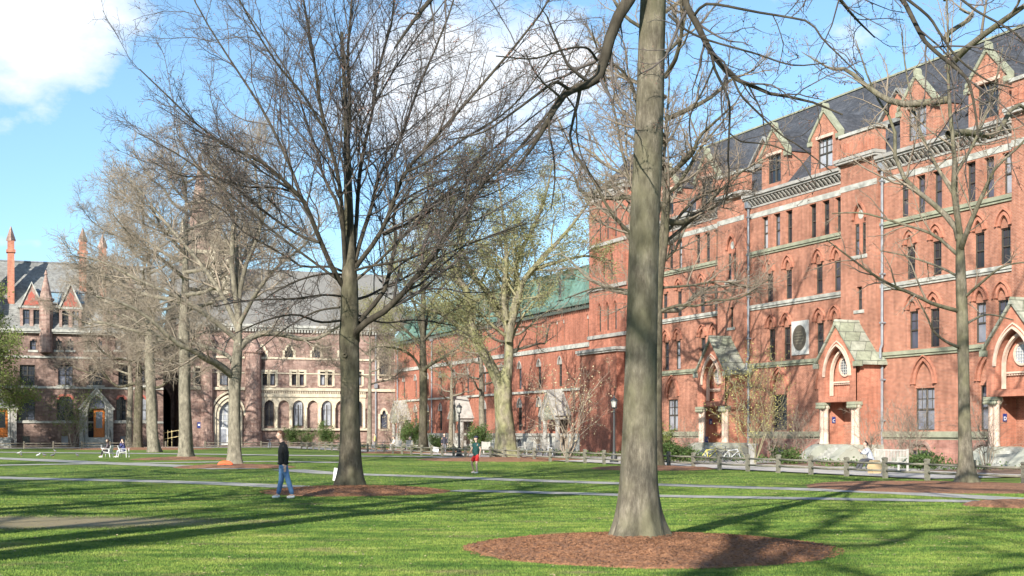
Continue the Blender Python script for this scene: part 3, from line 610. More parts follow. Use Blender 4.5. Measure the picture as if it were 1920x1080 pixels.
# ------------------------------------------------------------------ the two ranges along the right side
UX = 27.38; UY = 71.26; DX = -.3841; DY = .9233; NX = -.9233; NY = -.3841
def FP(u, out=0): return (UX+u*DX+out*NX, UY+u*DY+out*NY)
RZ1 = math.atan2(-.9233, .3841); RZ2 = math.atan2(.3841, .9233)
WCACHE = {}
def wmesh(key, fn):
    if key not in WCACHE: WCACHE[key] = fn()
    return WCACHE[key]
def window(parent, x, z, w, h, style='sash', arch=0.0, y=.22, hood=None, fill=None, framem='frame', nx=1, sill=None):
    """a window set back y into the wall: frame > pane (and head panel, hood mould, sill); origin at the middle of its sill"""
    key = (style, round(w, 2), round(h, 2), round(arch, 2), nx, framem)
    def fr():
        m = MB(); t = .07
        if arch and not fill:
            m.ribbon([(-w/2, 0)]+parch(w, h, h+arch, 6)+[(w/2, 0)], -t, 0, .07); m.box(-w/2, w/2, 0, .07, 0, t)
        else:
            m.box(-w/2, -w/2+t, 0, .08, 0, h); m.box(w/2-t, w/2, 0, .08, 0, h); m.box(-w/2+t, w/2-t, 0, .08, 0, t); m.box(-w/2+t, w/2-t, 0, .08, h-t, h)
        if style == 'sash': m.box(-w/2+t, w/2-t, .01, .07, h*.5-.04, h*.5+.04)
        for k in range(1, nx): m.box(-w/2+w*k/nx-.05, -w/2+w*k/nx+.05, -.01, .075, t, h-t)
        if style in ('sash', 'cross'):
            for k in range(nx):
                cx = -w/2+w*(k+.5)/nx; m.box(cx-.014, cx+.014, .03, .06, h*.5+.04, h-t)
            m.box(-w/2+t, w/2-t, .032, .058, h*.75-.014, h*.75+.014)
        me = m.mesh('window'); me.materials.append(MAT[framem]); return me
    f = obj('window', wmesh(('f',)+key, fr), None, parent, loc=(x, y, z))
    def pn():
        m = MB()
        if arch and not fill: m.prism(archloop(w-.02, 0, h, h+arch), .075, .09)
        else: m.box(-w/2+.01, w/2-.01, .085, .1, .01, h-.01)
        me = m.mesh('pane'); me.materials.append(MAT['glass']); return me
    obj('pane', wmesh(('p',)+key, pn), None, f)
    if fill:
        def fl():
            m = MB(); m.prism([(-w/2-.02, h), (-w/2-.02, h+.04)]+parch(w+.04, h+arch*.15, h+arch+.01, 6)+[(w/2+.02, h)], -.08, .1)
            me = m.mesh('tympanum'); me.materials.append(MAT[fill]); return me
        obj('tympanum', wmesh(('t', fill)+key, fl), None, f)
    if hood:
        def hd():
            m = MB(); m.ribbon(parch(w+.1, h+(arch*.15 if fill else 0), h+arch+.06, 7), -.16, -y-.09, -y+.03); m.ribbon(parch(w+.46, h+(arch*.15 if fill else 0), h+arch+.26, 7), -.08, -y-.14, -y+.02)
            me = m.mesh('hood_mould'); me.materials.append(MAT[hood]); return me
        obj('hood_mould', wmesh(('h', hood, y)+key, hd), None, f)
    if sill:
        def sl():
            m = MB(); m.box(-w/2-.12, w/2+.12, -y-.1, .02, -.16, -.004); me = m.mesh('sill'); me.materials.append(MAT[sill]); return me
        obj('sill', wmesh(('s', sill, y)+key, sl), None, f)
    return f
def letter_sign(parent, name, letter, loc, rz, size=.36, small=False):
    s = obj(name, MB().box(-size*.36, size*.36, -.02, .02, -size*.6, size*.6), 'blue', parent, loc=loc, rz=rz)
    if not letter:
        obj('faded_lettering', MB().box(-size*.2, size*.2, -.026, -.021, -size*.12, size*.22), 'whitepaint', s); return s
    c = bpy.data.curves.new('lettering', 'FONT'); c.body = letter; c.size = size*.8; c.align_x = 'CENTER'; c.align_y = 'CENTER'; c.extrude = .004
    t = bpy.data.objects.new('lettering', c); COL.objects.link(t); dg = bpy.context.evaluated_depsgraph_get()
    me = bpy.data.meshes.new_from_object(t.evaluated_get(dg)); bpy.data.objects.remove(t)
    me.materials.clear(); me.materials.append(MAT['whitepaint'])
    o = bpy.data.objects.new('lettering', me); COL.objects.link(o); o.parent = s; o.location = (0, -.027, -.06); o.rotation_euler = (PI/2, 0, 0)
    return s
def column(m, x, y, z0, z1, r):
    m.lathe([(r*1.2, 0), (r*1.2, .08), (r*1.05, .14), (r, .18), (r*.98, z1-z0-.3), (r*1.1, z1-z0-.26), (r*1.05, z1-z0-.2), (r*1.3, z1-z0-.06), (r*1.3, z1-z0)], (x, y, z0), 14)
def gable_porch(b, X, letter):
    """pointed-gable stone porch, front 2.1 m before the wall, centred on local x = X"""
    W = 1.92; y0 = -2.1
    fr = MB(); out = [(X-W, 3.75), (X-W, 6.35), (X, 8.5), (X+W, 6.35), (X+W, 3.75)]
    arch = [(X-1.3, 4.05)]+parch(2.6, 5.3, 7.25, 8, X)+[(X+1.3, 4.05)]
    fr.panel(out, [arch], y0, .7)
    fr.prism([(x, z) for x, z in arch], y0+.7, y0+.76)
    fr.box(X-W, X+W, y0+.001, y0+.38, 3.70, 3.748)
    fr.box(X-W, X-W+.35, y0+.34, 0, 1.0, 6.3); fr.box(X+W-.35, X+W, y0+.34, 0, 1.0, 6.3)
    fr.prism([(X-W+.36, 6.2), (X, 8.3), (X+W-.36, 6.2)], y0+.78, -.02)
    fr.box(X-W+.35, X+W-.35, y0+.34, -.05, 3.70, 3.95)
    p = obj('porch', fr, 'brickorange', b)
    m = MB(); m.ribbon(parch(2.66, 5.3, 7.3, 9, X), -.10, y0-.1, y0+.02); m.ribbon(parch(2.9, 5.3, 7.52, 9, X), -.08, y0-.05, y0+.02); m.ribbon([(X-1.15, 4.1)]+parch(2.3, 5.3, 7.0, 9, X)+[(X+1.15, 4.1)], -.14, y0+.3, y0+.5)
    m.box(X-1.29, X+1.29, y0+.5, y0+.69, 4.9, 5.0)
    for k in range(12): m.box(X-1.1+k*.19, X-1.0+k*.19, y0+.56, y0+.69, 4.8, 4.899)
    obj('arch_mould', m, 'terra', p)
    m = MB(); rr = [(X+.62*math.cos(a), 5.9+.62*math.sin(a)) for a in (2*PI*k/24 for k in range(25))]
    m.ribbon(rr, .12, y0+.6, y0+.72); w = obj('round_window', m, 'terra', p)
    m = MB(); m.prism(rr[:-1], y0+.655, y0+.678); obj('pane', m, 'glass', w)
    m = MB()
    for k in range(-3, 4):
        h = math.sqrt(max(.62**2-(k*.17)**2, 0)); m.box(X+k*.17-.012, X+k*.17+.012, y0+.635, y0+.653, 5.9-h, 5.9+h); m.box(X-h, X+h, y0+.622, y0+.634, 5.9+k*.17-.012, 5.9+k*.17+.012)
    obj('tracery', m, 'palewood', w)
    m = MB(); t = .16
    for s in (-1, 1):
        m.prism([(X+s*(W+.28), 6.0), (X+s*(W+.28), 6.2), (X, 8.5+t+.05), (X, 8.5-.02)] if s < 0 else [(X+s*(W+.28), 6.0), (X, 8.5-.02), (X, 8.5+t+.05), (X+s*(W+.28), 6.2)], y0-.16 if s < 0 else y0-.159, .0)
    m.prism([(X-.18, 8.45), (X, 8.85), (X+.18, 8.45)], y0-.2, .04)
    m.box(X-W-.34, X-W+.08, y0-.2, y0+.25, 5.85, 6.15); m.box(X+W-.08, X+W+.34, y0-.2, y0+.25, 5.85, 6.15)
    m.box(X+W+.01, X+W+.34, y0+.25, 0, 5.95, 6.12)
    obj('roof', m, 'slabs', p)
    for s in (-1, 1):
        m = MB(); column(m, X+s*1.42, y0+.22, 1.05, 3.5, .17); column(m, X+s*1.78, y0+.2, 1.05, 3.5, .17); obj('column', m, 'terra', p, True)
        m = MB(); m.box(X+s*1.6-.42, X+s*1.6+.42, y0-.14, y0+.42, 3.501, 3.69); m.box(X+s*1.6-.36, X+s*1.6+.36, y0-.06, y0+.38, 3.3, 3.5)
        for q in range(6): m.lathe([(.01, 0), (.09, .08), (.1, .16), (.02, .22)], (X+s*1.6-.38+q*.152, y0-.08, 3.27), 6)
        obj('capital', m, 'greymoss', p)
        m = MB()      # flared stone pedestal
        prof = [(0.05, 0), (-.05, .55), (.15, .85), (.62, 1.0)]
        m.prismx([(y0-1.5, 0), (y0-1.35, .35), (y0-.9, .72), (y0-.45, .98), (y0-.2, 1.06), (-.1, 1.06), (-.1, 0)], X+s*1.62-.46, X+s*1.62+.46)
        obj('pedestal', m, 'smoothstone', p)
    m = MB()
    for k in range(6): m.box(X-1.15, X+1.15, y0-.95+k*.28, -.12, k*.17, k*.17+.168)
    obj('steps', m, 'grey', p)
    m = MB(); m.box(X-1.15, X+1.15, -.115, -.09, 1.02, 3.6); dr = obj('door', m, 'darkdoor', p)
    m = MB()
    for s in (-1, 1): m.box(X+s*.55-.36, X+s*.55+.36, -.14, -.116, 1.9, 3.2)
    obj('door_glass', m, 'glass', dr)
    letter_sign(p, 'entry_sign', letter, (X-W+.38, -1.2, 2.6), PI/2, .34)
    if letter == 'B': obj('blue_box', MB().box(X-W+.5, X-W+.7, y0+.2, y0+.5, 1.07, 1.5), 'blue', p)
    return p
def dormer(b, x, w=3.0, z0=18.95, ze=21.35, za=22.9, y0=-.05, m1='brick', ww=1.7):
    m = MB(); hole = rect(x-ww/2, x+ww/2, z0+.25, z0+2.2)
    m.panel([(x-w/2, z0), (x-w/2, ze), (x, za), (x+w/2, ze), (x+w/2, z0)], [hole], y0, .2)
    m.box(x-w/2, x-w/2+.02, y0+.001, 3.4, z0, ze-.01); m.box(x+w/2-.02, x+w/2, y0+.001, 3.4, z0, ze-.01)
    d = obj('dormer', m, m1, b)
    m = MB()
    for s in (-1, 1):
        a, c = (x+s*(w/2+.18), ze-.22), (x, za-.02); t = .17
        lp = [a, (a[0], a[1]+t+.1), (c[0], c[1]+t+.12), c]
        m.prism(lp if s < 0 else lp[::-1], y0-.12 if s < 0 else y0-.119, y0+.32)
    m.prism([(x-.13, za+.05), (x-.1, za+.4), (x, za+.55), (x+.1, za+.4), (x+.13, za+.05)], y0-.15, y0+.3)
    for s in (-1, 1): m.box(x+s*(w/2+.05)-.2, x+s*(w/2+.05)+.2, y0-.16, y0+.25, ze-.5, ze-.2)
    obj('coping', m, 'greymoss' if m1 == 'brick' else 'palestone', d)
    m = MB()
    for s in (-1, 1):
        a, c = (x+s*(w/2+.08), ze-.1), (x, za)
        lp = [(a[0], a[1]-.08), a, c, (c[0], c[1]-.08)]
        m.prism(lp if s < 0 else lp[::-1], y0+.33, 4.4)
    obj('roof', m, 'slate', d)
    m = MB(); m.box(x-ww/2-.1, x+ww/2+.1, y0-.04, y0+.06, z0+2.22, z0+2.42); obj('lintel', m, 'terra', d)
    window(b, x, z0+.25, ww, 1.95, 'sash', 0, y0+.16, nx=2)
    return d
def near_hall():
    b = thing('brick_hall', 'tall red brick hall with gabled porches and slate dormers, filling the right side', 'building', (*FP(0), 0), RZ1)
    BR = 'brick'; wall = MB(); pl = MB(); wins = []; plh = []
    U0, U1 = -8.0, 44.5
    for U in (-3.5, 11.5, 26.5, 41.5):
        bay = U+2.2
        for v in ((4.75, 6.15, 7.6, 10.35, 11.8, 13.3) if U < 41 else ()): wins.append((-(U+v), 14.78, .78, 2.25, 'top'))
        for v in ((4.95, 6.95, 10.45, 12.75) if U < 41 else ()): wins.append((-(U+v), 10.97, .88, 2.0, 'a3'))
        for v in ((5.15, 6.85, 10.65, 12.5) if U < 41 else ()): wins.append((-(U+v), 6.80, .92, 2.25, 'a2'))
        for v in ((6.05, 11.5) if U < 41 else ()): wins.append((-(U+v), 1.93, 1.8, 2.5, 'a1')); plh.append(-(U+v)-.2)
    holes = []
    xa, xb = -U1, -U0
    for x, z, w, h, k in wins:
        if k == 'top': holes.append(rect(x-w/2, x+w/2, z, z+h))
        else: holes.append(archloop(w+.02, z, z+h+.12, z+h+{'a3': .8, 'a2': .82, 'a1': 1.7}[k], x, 6))
    # wall in strips between window rows keeps every panel simple
    xs = [xa]+[-(U) for U in (26.5, 11.5, -3.5)]+[xb]
    for i in range(len(xs)-1):
        x0, x1 = xs[i], xs[i+1]
        for z0, z1 in ((1.5, 6.6), (6.6, 10.85), (10.85, 14.65), (14.65, 18.2)):
            hs = [h for h in holes if x0 < h[0][0] < x1 and z0 <= h[0][1] < z1]
            wall.panel(rect(x0, x1, z0, z1), hs, 0.0, .3)
    wall.box(xa, xb, 1.2, 14, 0, 18.2)
    wall.box(xa, xa+.3, 0.0, 1.2, 0, 18.2); wall.box(xb-.3, xb, 0, 1.2, 0, 18.2)
    wo = obj('wall', wall, BR, b)
    # stone base with low arched basement openings
    for i in range(len(xs)-1):
        x0, x1 = xs[i], xs[i+1]
        hs = [archloop(1.9, .06, .62, 1.2, x, 5) for x in plh if x0+1 < x < x1-1]
        pl.panel(rect(x0, x1, -.1, 1.5), hs, -.14, .26)
    obj('stone_base', pl, 'pinkstone', b)
    for x in plh:
        f = obj('basement_window', MB().box(-.95, .95, 0, .05, 0, .68), 'frame', b, loc=(x, .1, .06)); obj('pane', MB().box(-.86, .86, -.01, .005, .05, .62), 'glass', f)
        obj('head_panel', MB().prism([(-.95, .69)]+parch(1.9, .7, 1.15, 5)+[(.95, .69)], -.04, .05), 'pinkstone', f)
        obj('hood_mould', MB().ribbon(parch(2.0, .56, 1.2, 7), -.2, -.30, -.2), 'brown', f)
    for x, z, w, h, k in wins:
        if k == 'top': window(b, x, z, w, h, 'sash')
        elif k == 'a1': window(b, x, z, w, h, 'sash', 1.7, .2, 'brickorange', BR, nx=2)
        else: window(b, x, z, w, h, 'sash', .8, .2, 'brickorange', BR)
    # horizontal mouldings, interrupted at the stair bays
    segs = []; e = xb
    for U in (-3.5, 11.5, 26.5, 41.5):
        segs.append((-(U+.4), e)); e = -(U+4.0)
    def course(name, z0, z1, out, m, full=False):
        k = MB()
        for x0, x1 in ([(xa, xb)] if full else segs): k.box(x0, x1, -out, .05, z0, z1); k.box(x0, x1, -out*.55, .04, z0-.14, z0-.003)
        obj(name, k, m, b)
    course('sill_course', 1.52, 1.86, .26, 'greymoss'); course('string_course', 6.5, 6.72, .18, 'greymoss'); course('string_course', 10.68, 10.9, .16, 'grey'); course('string_course', 14.5, 14.72, .18, 'greymoss')
    k = MB(); [k.box(x0, x1, -.03, .05, 17.12, 17.48) for x0, x1 in segs]; obj('pale_band', k, 'grey', b)
    k = MB()
    for x0, x1 in segs:
        n = int((x1-x0)/.42)
        for i in range(n):
            x = x0+(i+.5)*(x1-x0)/n; k.prismx([(-.1, 18.0), (-.42, 18.32), (-.42, 18.42), (-.02, 18.42), (-.02, 18.0)], x-.08, x+.08)
        k.box(x0, x1, -.05, .05, 17.85, 18.0)
        k.box(x0, x1, -.5, .1, 18.425, 18.56); k.box(x0, x1, -.62, .1, 18.565, 18.78); k.prismx([(-.62, 18.785), (.3, 19.0), (.3, 18.785)], x0, x1)
    obj('cornice', k, 'palestone', b)
    # stair bays
    for U, lt in ((-3.5, 'D'), (11.5, 'C'), (26.5, 'B'), (41.5, 'A')):
        x0, x1 = -(U+4.0), -(U+.4); xc = -(U+2.1)
        if x0 < xa: x0 = xa
        m = MB(); hs = [rect(xc-.27, xc+.27, 9.5, 10.95), archloop(1.3, 12.95, 15.2, 16.25, xc, 6)]
        m.panel(rect(x0, x1, 0, 18.85), hs, -.4, .22); m.box(x0, x0+.01, -.4, 0, 0, 18.85); m.box(x1-.01, x1, -.4, 0, 0, 18.85)
        m.box(x0, x1, -.395, .3, 19.12, 20.6)
        bay = obj('stair_bay', m, BR, b)
        obj('cornice', MB().box(x0-.25, x1+.25, -.72, .1, 18.86, 19.0).box(x0-.3, x1+.3, -.78, .1, 19.0, 19.2), 'palestone', bay); obj('coping', MB().box(x0-.12, x1+.12, -.5, .36, 20.605, 20.8), 'grey', bay); obj('pale_band', MB().box(x0-.02, x1+.02, -.43, -.39, 17.12, 17.48), 'grey', bay)
        obj('sill', MB().box(xc-.5, xc+.5, -.46, -.39, 9.28, 9.48), 'grey', bay); obj('sill', MB().box(xc-.8, xc+.8, -.46, -.39, 12.7, 12.93), 'grey', bay)
        k = MB(); n = 9
        for i in range(n):
            x = x0+.35+i*(x1-x0-.7)/(n-1); k.prism([(x-.11, 19.35), (x-.11, 20.1), (x, 20.25), (x+.11, 20.1), (x+.11, 19.35)], -.47, -.397)
        obj('parapet_panel', k, 'brickorange', bay)
        k = MB(); k.ribbon(parch(1.4, 15.2, 16.35, 7, xc), -.14, -.5, -.38); obj('hood_mould', k, 'brickorange', bay)
        window(b, xc, 9.5, .54, 1.45, 'sash', 0, -.22)
        for s in (-1, 1): window(b, xc+s*.36, 12.97, .46, 1.95, 'sash', 0, -.22)
        k = MB(); k.prism(archloop(1.26, 14.95, 15.2, 16.22, xc, 6), -.25, -.2); k.box(xc-.12, xc+.12, -.3, -.2, 12.95, 14.94); obj('tympanum', k, 'brickorange', bay)
        k = MB(); rr = [(xc+.28*math.cos(a), 15.5+.28*math.sin(a)) for a in (2*PI*i/14 for i in range(14))]; k.prism(rr, -.27, -.252); obj('roundel', k, 'grey', bay)
        if U < 41: gable_porch(b, xc, lt)
        # drainpipe beside the bay
        k = MB(); px = -(U+.12)
        k.tube([(px, -.2, .1), (px, -.2, 6.0), (px+.12, -.42, 6.4), (px+.12, -.42, 6.9), (px, -.2, 7.2), (px, -.2, 18.0)], .085, 8)
        for z in (2.5, 5, 8.5, 11.5, 14.5, 17.2): k.box(px-.13, px+.13, -.31, -.02, z, z+.09)
        k.box(px-.2, px+.2, -.4, -.1, 17.9, 18.35)
        obj('drainpipe', k, 'lead', b)
    # roof
    k = MB(); k.prismx([(-.1, 18.82), (6.6, 26.2), (7.2, 26.2), (14.2, 18.82)], xa-.01, xb)
    rf = obj('roof', k, 'slate', b)
    k = MB(); k.box(xa, xb, 6.5, 7.3, 26.21, 26.34); obj('ridge', k, 'greymoss', rf)
    for U in (-3.5, 11.5, 26.5):
        for v in (6.2, 12.1): dormer(b, -(U+v))
        x = -(U+1.2); k = MB(); k.prism([(x-1.6, 21.6), (x, 23.2), (x+1.6, 21.6)], 1.9, 4.4); g = obj('attic_gable', k, 'brickorange', rf)
        k = MB(); k.prism([(x-1.9, 21.45), (x, 23.3), (x, 23.45), (x-2.0, 21.6)], 1.7, 4.6); k.prism([(x+2.0, 21.6), (x, 23.451), (x, 23.301), (x+1.9, 21.45)], 1.701, 4.6); k.box(x-1.9, x+1.9, 1.72, 1.88, 21.3, 21.58); obj('coping', k, 'slate2', g)
    # round bronze plaque in a square stone frame
    x = -(11.5+8.95); k = MB(); k.box(x-.95, x+.95, -.1, .01, 7.05, 9.35); p = obj('plaque_frame', k, colour('white_marble', (.5, .5, .48), .7), b)
    k = MB(); rr = [(x+.76*math.cos(a), 8.2+.86*math.sin(a)) for a in (2*PI*i/28 for i in range(28))]; k.prism(rr, -.14, -.102)
    q = obj('plaque', k, colour('bronze', (.10, .085, .065), .5), p)
    k = MB()
    for i, hw in enumerate((.3, .5, .56, .5, .35)):
        z = 8.55-i*.19; n = int(hw/.07)
        for j in range(n): k.box(x-hw+2*hw*j/n, x-hw+2*hw*(j+.62)/n, -.148, -.141, z, z+.08)
    obj('raised_lettering', k, colour('bronze_light', (.22, .2, .15), .5), q)
    # square tower at the far end
    t0, t1 = -51.5, -44.5
    m = MB(); hs = []
    for z, n in ((2, 2), (6.6, 2), (10.6, 3), (15, 2), (18.5, 3)):
        for i in range(n): hs.append(((t0+t1)/2+(i-(n-1)/2)*1.5, z))
    m.panel(rect(t0, t1, 0, 22.4), [archloop(.7, z, z+1.9, z+2.5, x, 5) for x, z in hs], -.8, .3)
    m.box(t0, t0+.3, -.79, 6.5, 0, 22.4); m.box(t1-.3, t1, -.79, 6.5, 0, 22.4); m.box(t0+.3, t1-.3, 6.2, 6.5, 0, 22.4); m.box(t0+.3, t1-.3, -.3, 6.2, 21.5, 22.3)
    tw = obj('tower', m, 'brick2', b)
    for x, z in hs: window(b, x, z, .68, 1.9, 'sash', .58, -.58)
    k = MB(); 
    for z in (6.0, 10.0, 14.2, 18.0): obj('stone_band', MB().box(t0-.12, t1+.12, -.95, -.79, z, z+.3).box(t0-.15, t0-.001, -.95, 6.5, z+.001, z+.299), 'palestone', tw)
    k.box(t0-.3, t1+.3, -1.15, 6.8, 22.41, 22.75); k.box(t0-.45, t1+.45, -1.3, 6.95, 22.755, 23.0)
    for i in range(14): k.box(t0+.1+i*.5, t0+.3+i*.5, -1.1, -.8, 22.0, 22.4)
    obj('cornice', k, 'palestone', tw); obj('base_cornice', MB().box(t0-.25, t1+.25, -1.9, -.8, 8.6, 8.75).box(t0-.35, t1+.35, -2.0, -.8, 8.75, 9.0), 'palestone', tw)
    k = MB(); k.box(t0-.1, t1+.1, -1.7, -.97, 0, 8.595); obj('tower_base', k, 'brick2', tw)
    cx, cy = (t0+t1)/2, 2.85
    k = MB(); k.lathe([(4.3, 0), (3.4, .6), (2.4, 1.8), (1.5, 2.8), (.7, 3.4), (.12, 3.8), (.08, 4.6), (.02, 4.7)], (cx, cy, 23.01), 8); obj('roof', k, 'slate', tw)
    return b
def far_hall():
    b = thing('brick_hall', 'long red brick range with white-headed lancet windows and a green copper roof, behind the elm', 'building', (*FP(0), 0), RZ1)
    xa, xb = -111.0, -51.6
    wu = [(52.8, 1), (59.5, 0), (64.4, 1), (69.3, 1), (74.2, 1), (79.1, 1), (84.3, 0), (88.6, 1), (93.3, 1), (98.0, 1), (102.6, 1), (107.3, 0)]
    m = MB(); h1 = []; h2 = []; h3 = []; pls = []
    for u, g in wu:
        if g: h1.append((-u, 1.97, 1.25, 2.35, .95)); pls.append(-u)
        h2.append((-u, 6.15, 1.0, 2.1, .75))
        for s in (-.75, .75): h3.append((-u+s, 10.35, .55, 1.75, .45))
    for hs, z0, z1 in ((h1, 1.4, 5.75), (h2, 5.75, 9.75), (h3, 9.75, 13.3)):
        for k in range(3):
            x0 = xa+(xb-xa)*k/3; x1 = xa+(xb-xa)*(k+1)/3
            m.panel(rect(x0, x1, z0, z1), [archloop(w, z, z+h, z+h+a, x, 5) for x, z, w, h, a in hs if x0 < x-.0 < x1], 0, .3)
    m.box(xa, xb, 1.2, 12, 0, 13.2); obj('wall', m, 'brick2', b)
    for x, z, w, h, a in h1+h2:                # white stone head in the point of the arch, sash below
        f = window(b, x, z, w-.02, h, 'sash', a, .2, None, 'palestone', nx=2 if w > 1.1 else 1)
        obj('hood_mould', wmesh(('hm', w, h), lambda: MB().ribbon(parch(w+.04, h, h+a+.05, 6), -.1, -.27, -.16).mesh('hood_mould')), 'palestone', f)
    for x, z, w, h, a in h3: f = window(b, x, z, w-.02, h, 'sash', a, .2, None, 'palestone')
    m = MB(); m.panel(rect(xa, xb, -.1, 1.4), [archloop(1.5, .25, .6, 1.1, x, 4) for x in pls], -.12, .25); obj('stone_base', m, 'grey', b)
    for x in pls: obj('basement_window', wmesh(('bw',), lambda: MB().box(-.75, .75, 0, .05, 0, .86).mesh('basement_window')), 'glass', b, loc=(x, .1, .25))
    for nm, z0, z1, o in (('sill_course', 1.405, 1.7, .22), ('string_course', 5.68, 5.9, .18), ('string_course', 9.55, 9.95, .12)):
        obj(nm, MB().box(xa, xb, -o, .05, z0, z1), 'grey', b)
    k = MB(); n = 120
    for i in range(n): x = xa+(i+.5)*(xb-xa)/n; k.box(x-.09, x+.09, -.4, 0, 13.0, 13.38)
    obj('cornice_bracket', k, colour('dark_bracket', (.07, .09, .08)), b)
    k = MB(); k.prismx([(-.55, 13.4), (-.62, 13.7), (-.45, 13.95), (-.1, 14.0), (.7, 15.0), (1.4, 16.6), (1.7, 17.2), (1.5, 17.4), (6, 18.4), (12, 14), (12, 13.4)], xa, xb); rf = obj('roof', k, 'copper', b)
    for u, g in wu[::1]:
        x = -u; k = MB(); k.panel(archloop(1.5, 14.3, 16.2, 16.9, x, 5), [archloop(.9, 14.6, 16.0, 16.5, x, 4)], -.05, .15); k.ribbon(archloop(1.5, 14.3, 16.2, 16.9, x, 5), .0, -.05, 1.6)
        k.ribbon([(x-.75, 14.3)]+parch(1.5, 16.2, 16.9, 5, x)+[(x+.75, 14.3)], -.15, -.15, 1.5); d = obj('dormer', k, 'copper', b); obj('pane', MB().prism(archloop(.9, 14.6, 16.0, 16.5, x, 4), .08, .1), 'glass', d)
    for U in (58.8, 84.2, 106.2):
        x = -U; k = MB(); k.panel([(x-1.8, 3.0), (x-1.8, 3.5), (x, 5.7), (x+1.8, 3.5), (x+1.8, 3.0)], [], -1.5, .2); k.prism([(x-1.8, 3.0), (x-1.8, 3.5), (x, 5.7), (x+1.8, 3.5), (x+1.8, 3.0)], -1.49, -.01)
        p = obj('porch', k, 'palestone', b)
        k = MB(); k.prism(archloop(2.2, 3.01, 3.2, 4.8, x, 6), -1.53, -1.501); obj('tympanum', k, 'slabs', p)
        k = MB(); k.ribbon(parch(2.2, 3.1, 4.8, 7, x), -.17, -1.62, -1.5); k.ribbon([(x-2.0, 3.35), (x, 5.8), (x+2.0, 3.35)], -.13, -1.7, 0); obj('arch_mould', k, 'palestone', p)
        for s in (-1, 1):
            k = MB(); column(k, x+s*1.45, -1.2, .9, 3.0, .22); k.box(x+s*1.45-.34, x+s*1.45+.34, -1.6, -.85, .401, .895); k.box(x+s*1.45-.4, x+s*1.45+.4, -1.66, -.8, .0, .4); obj('column', k, 'palestone', p)
        obj('door', MB().box(x-1.1, x+1.1, -.16, -.13, .5, 3.25), 'darkdoor', p)
        if U == 84.2: letter_sign(p, 'entry_sign', '', (x+.6, -.2, 2.5), 0, .34); obj('steps', MB().box(x-1.2, x+1.2, -2.2, -.2, 0, .25).box(x-1.2, x+1.2, -1.8, -.2, .255, .5), 'grey', p)
    for u in (71.8, 96, 109.5):
        k = MB(); k.tube([(-u, -.15, .2), (-u, -.15, 13.2)], .09, 6); k.box(-u-.2, -u+.2, -.35, -.02, 12.7, 13.1); obj('drainpipe', k, 'lead', b)
    return b

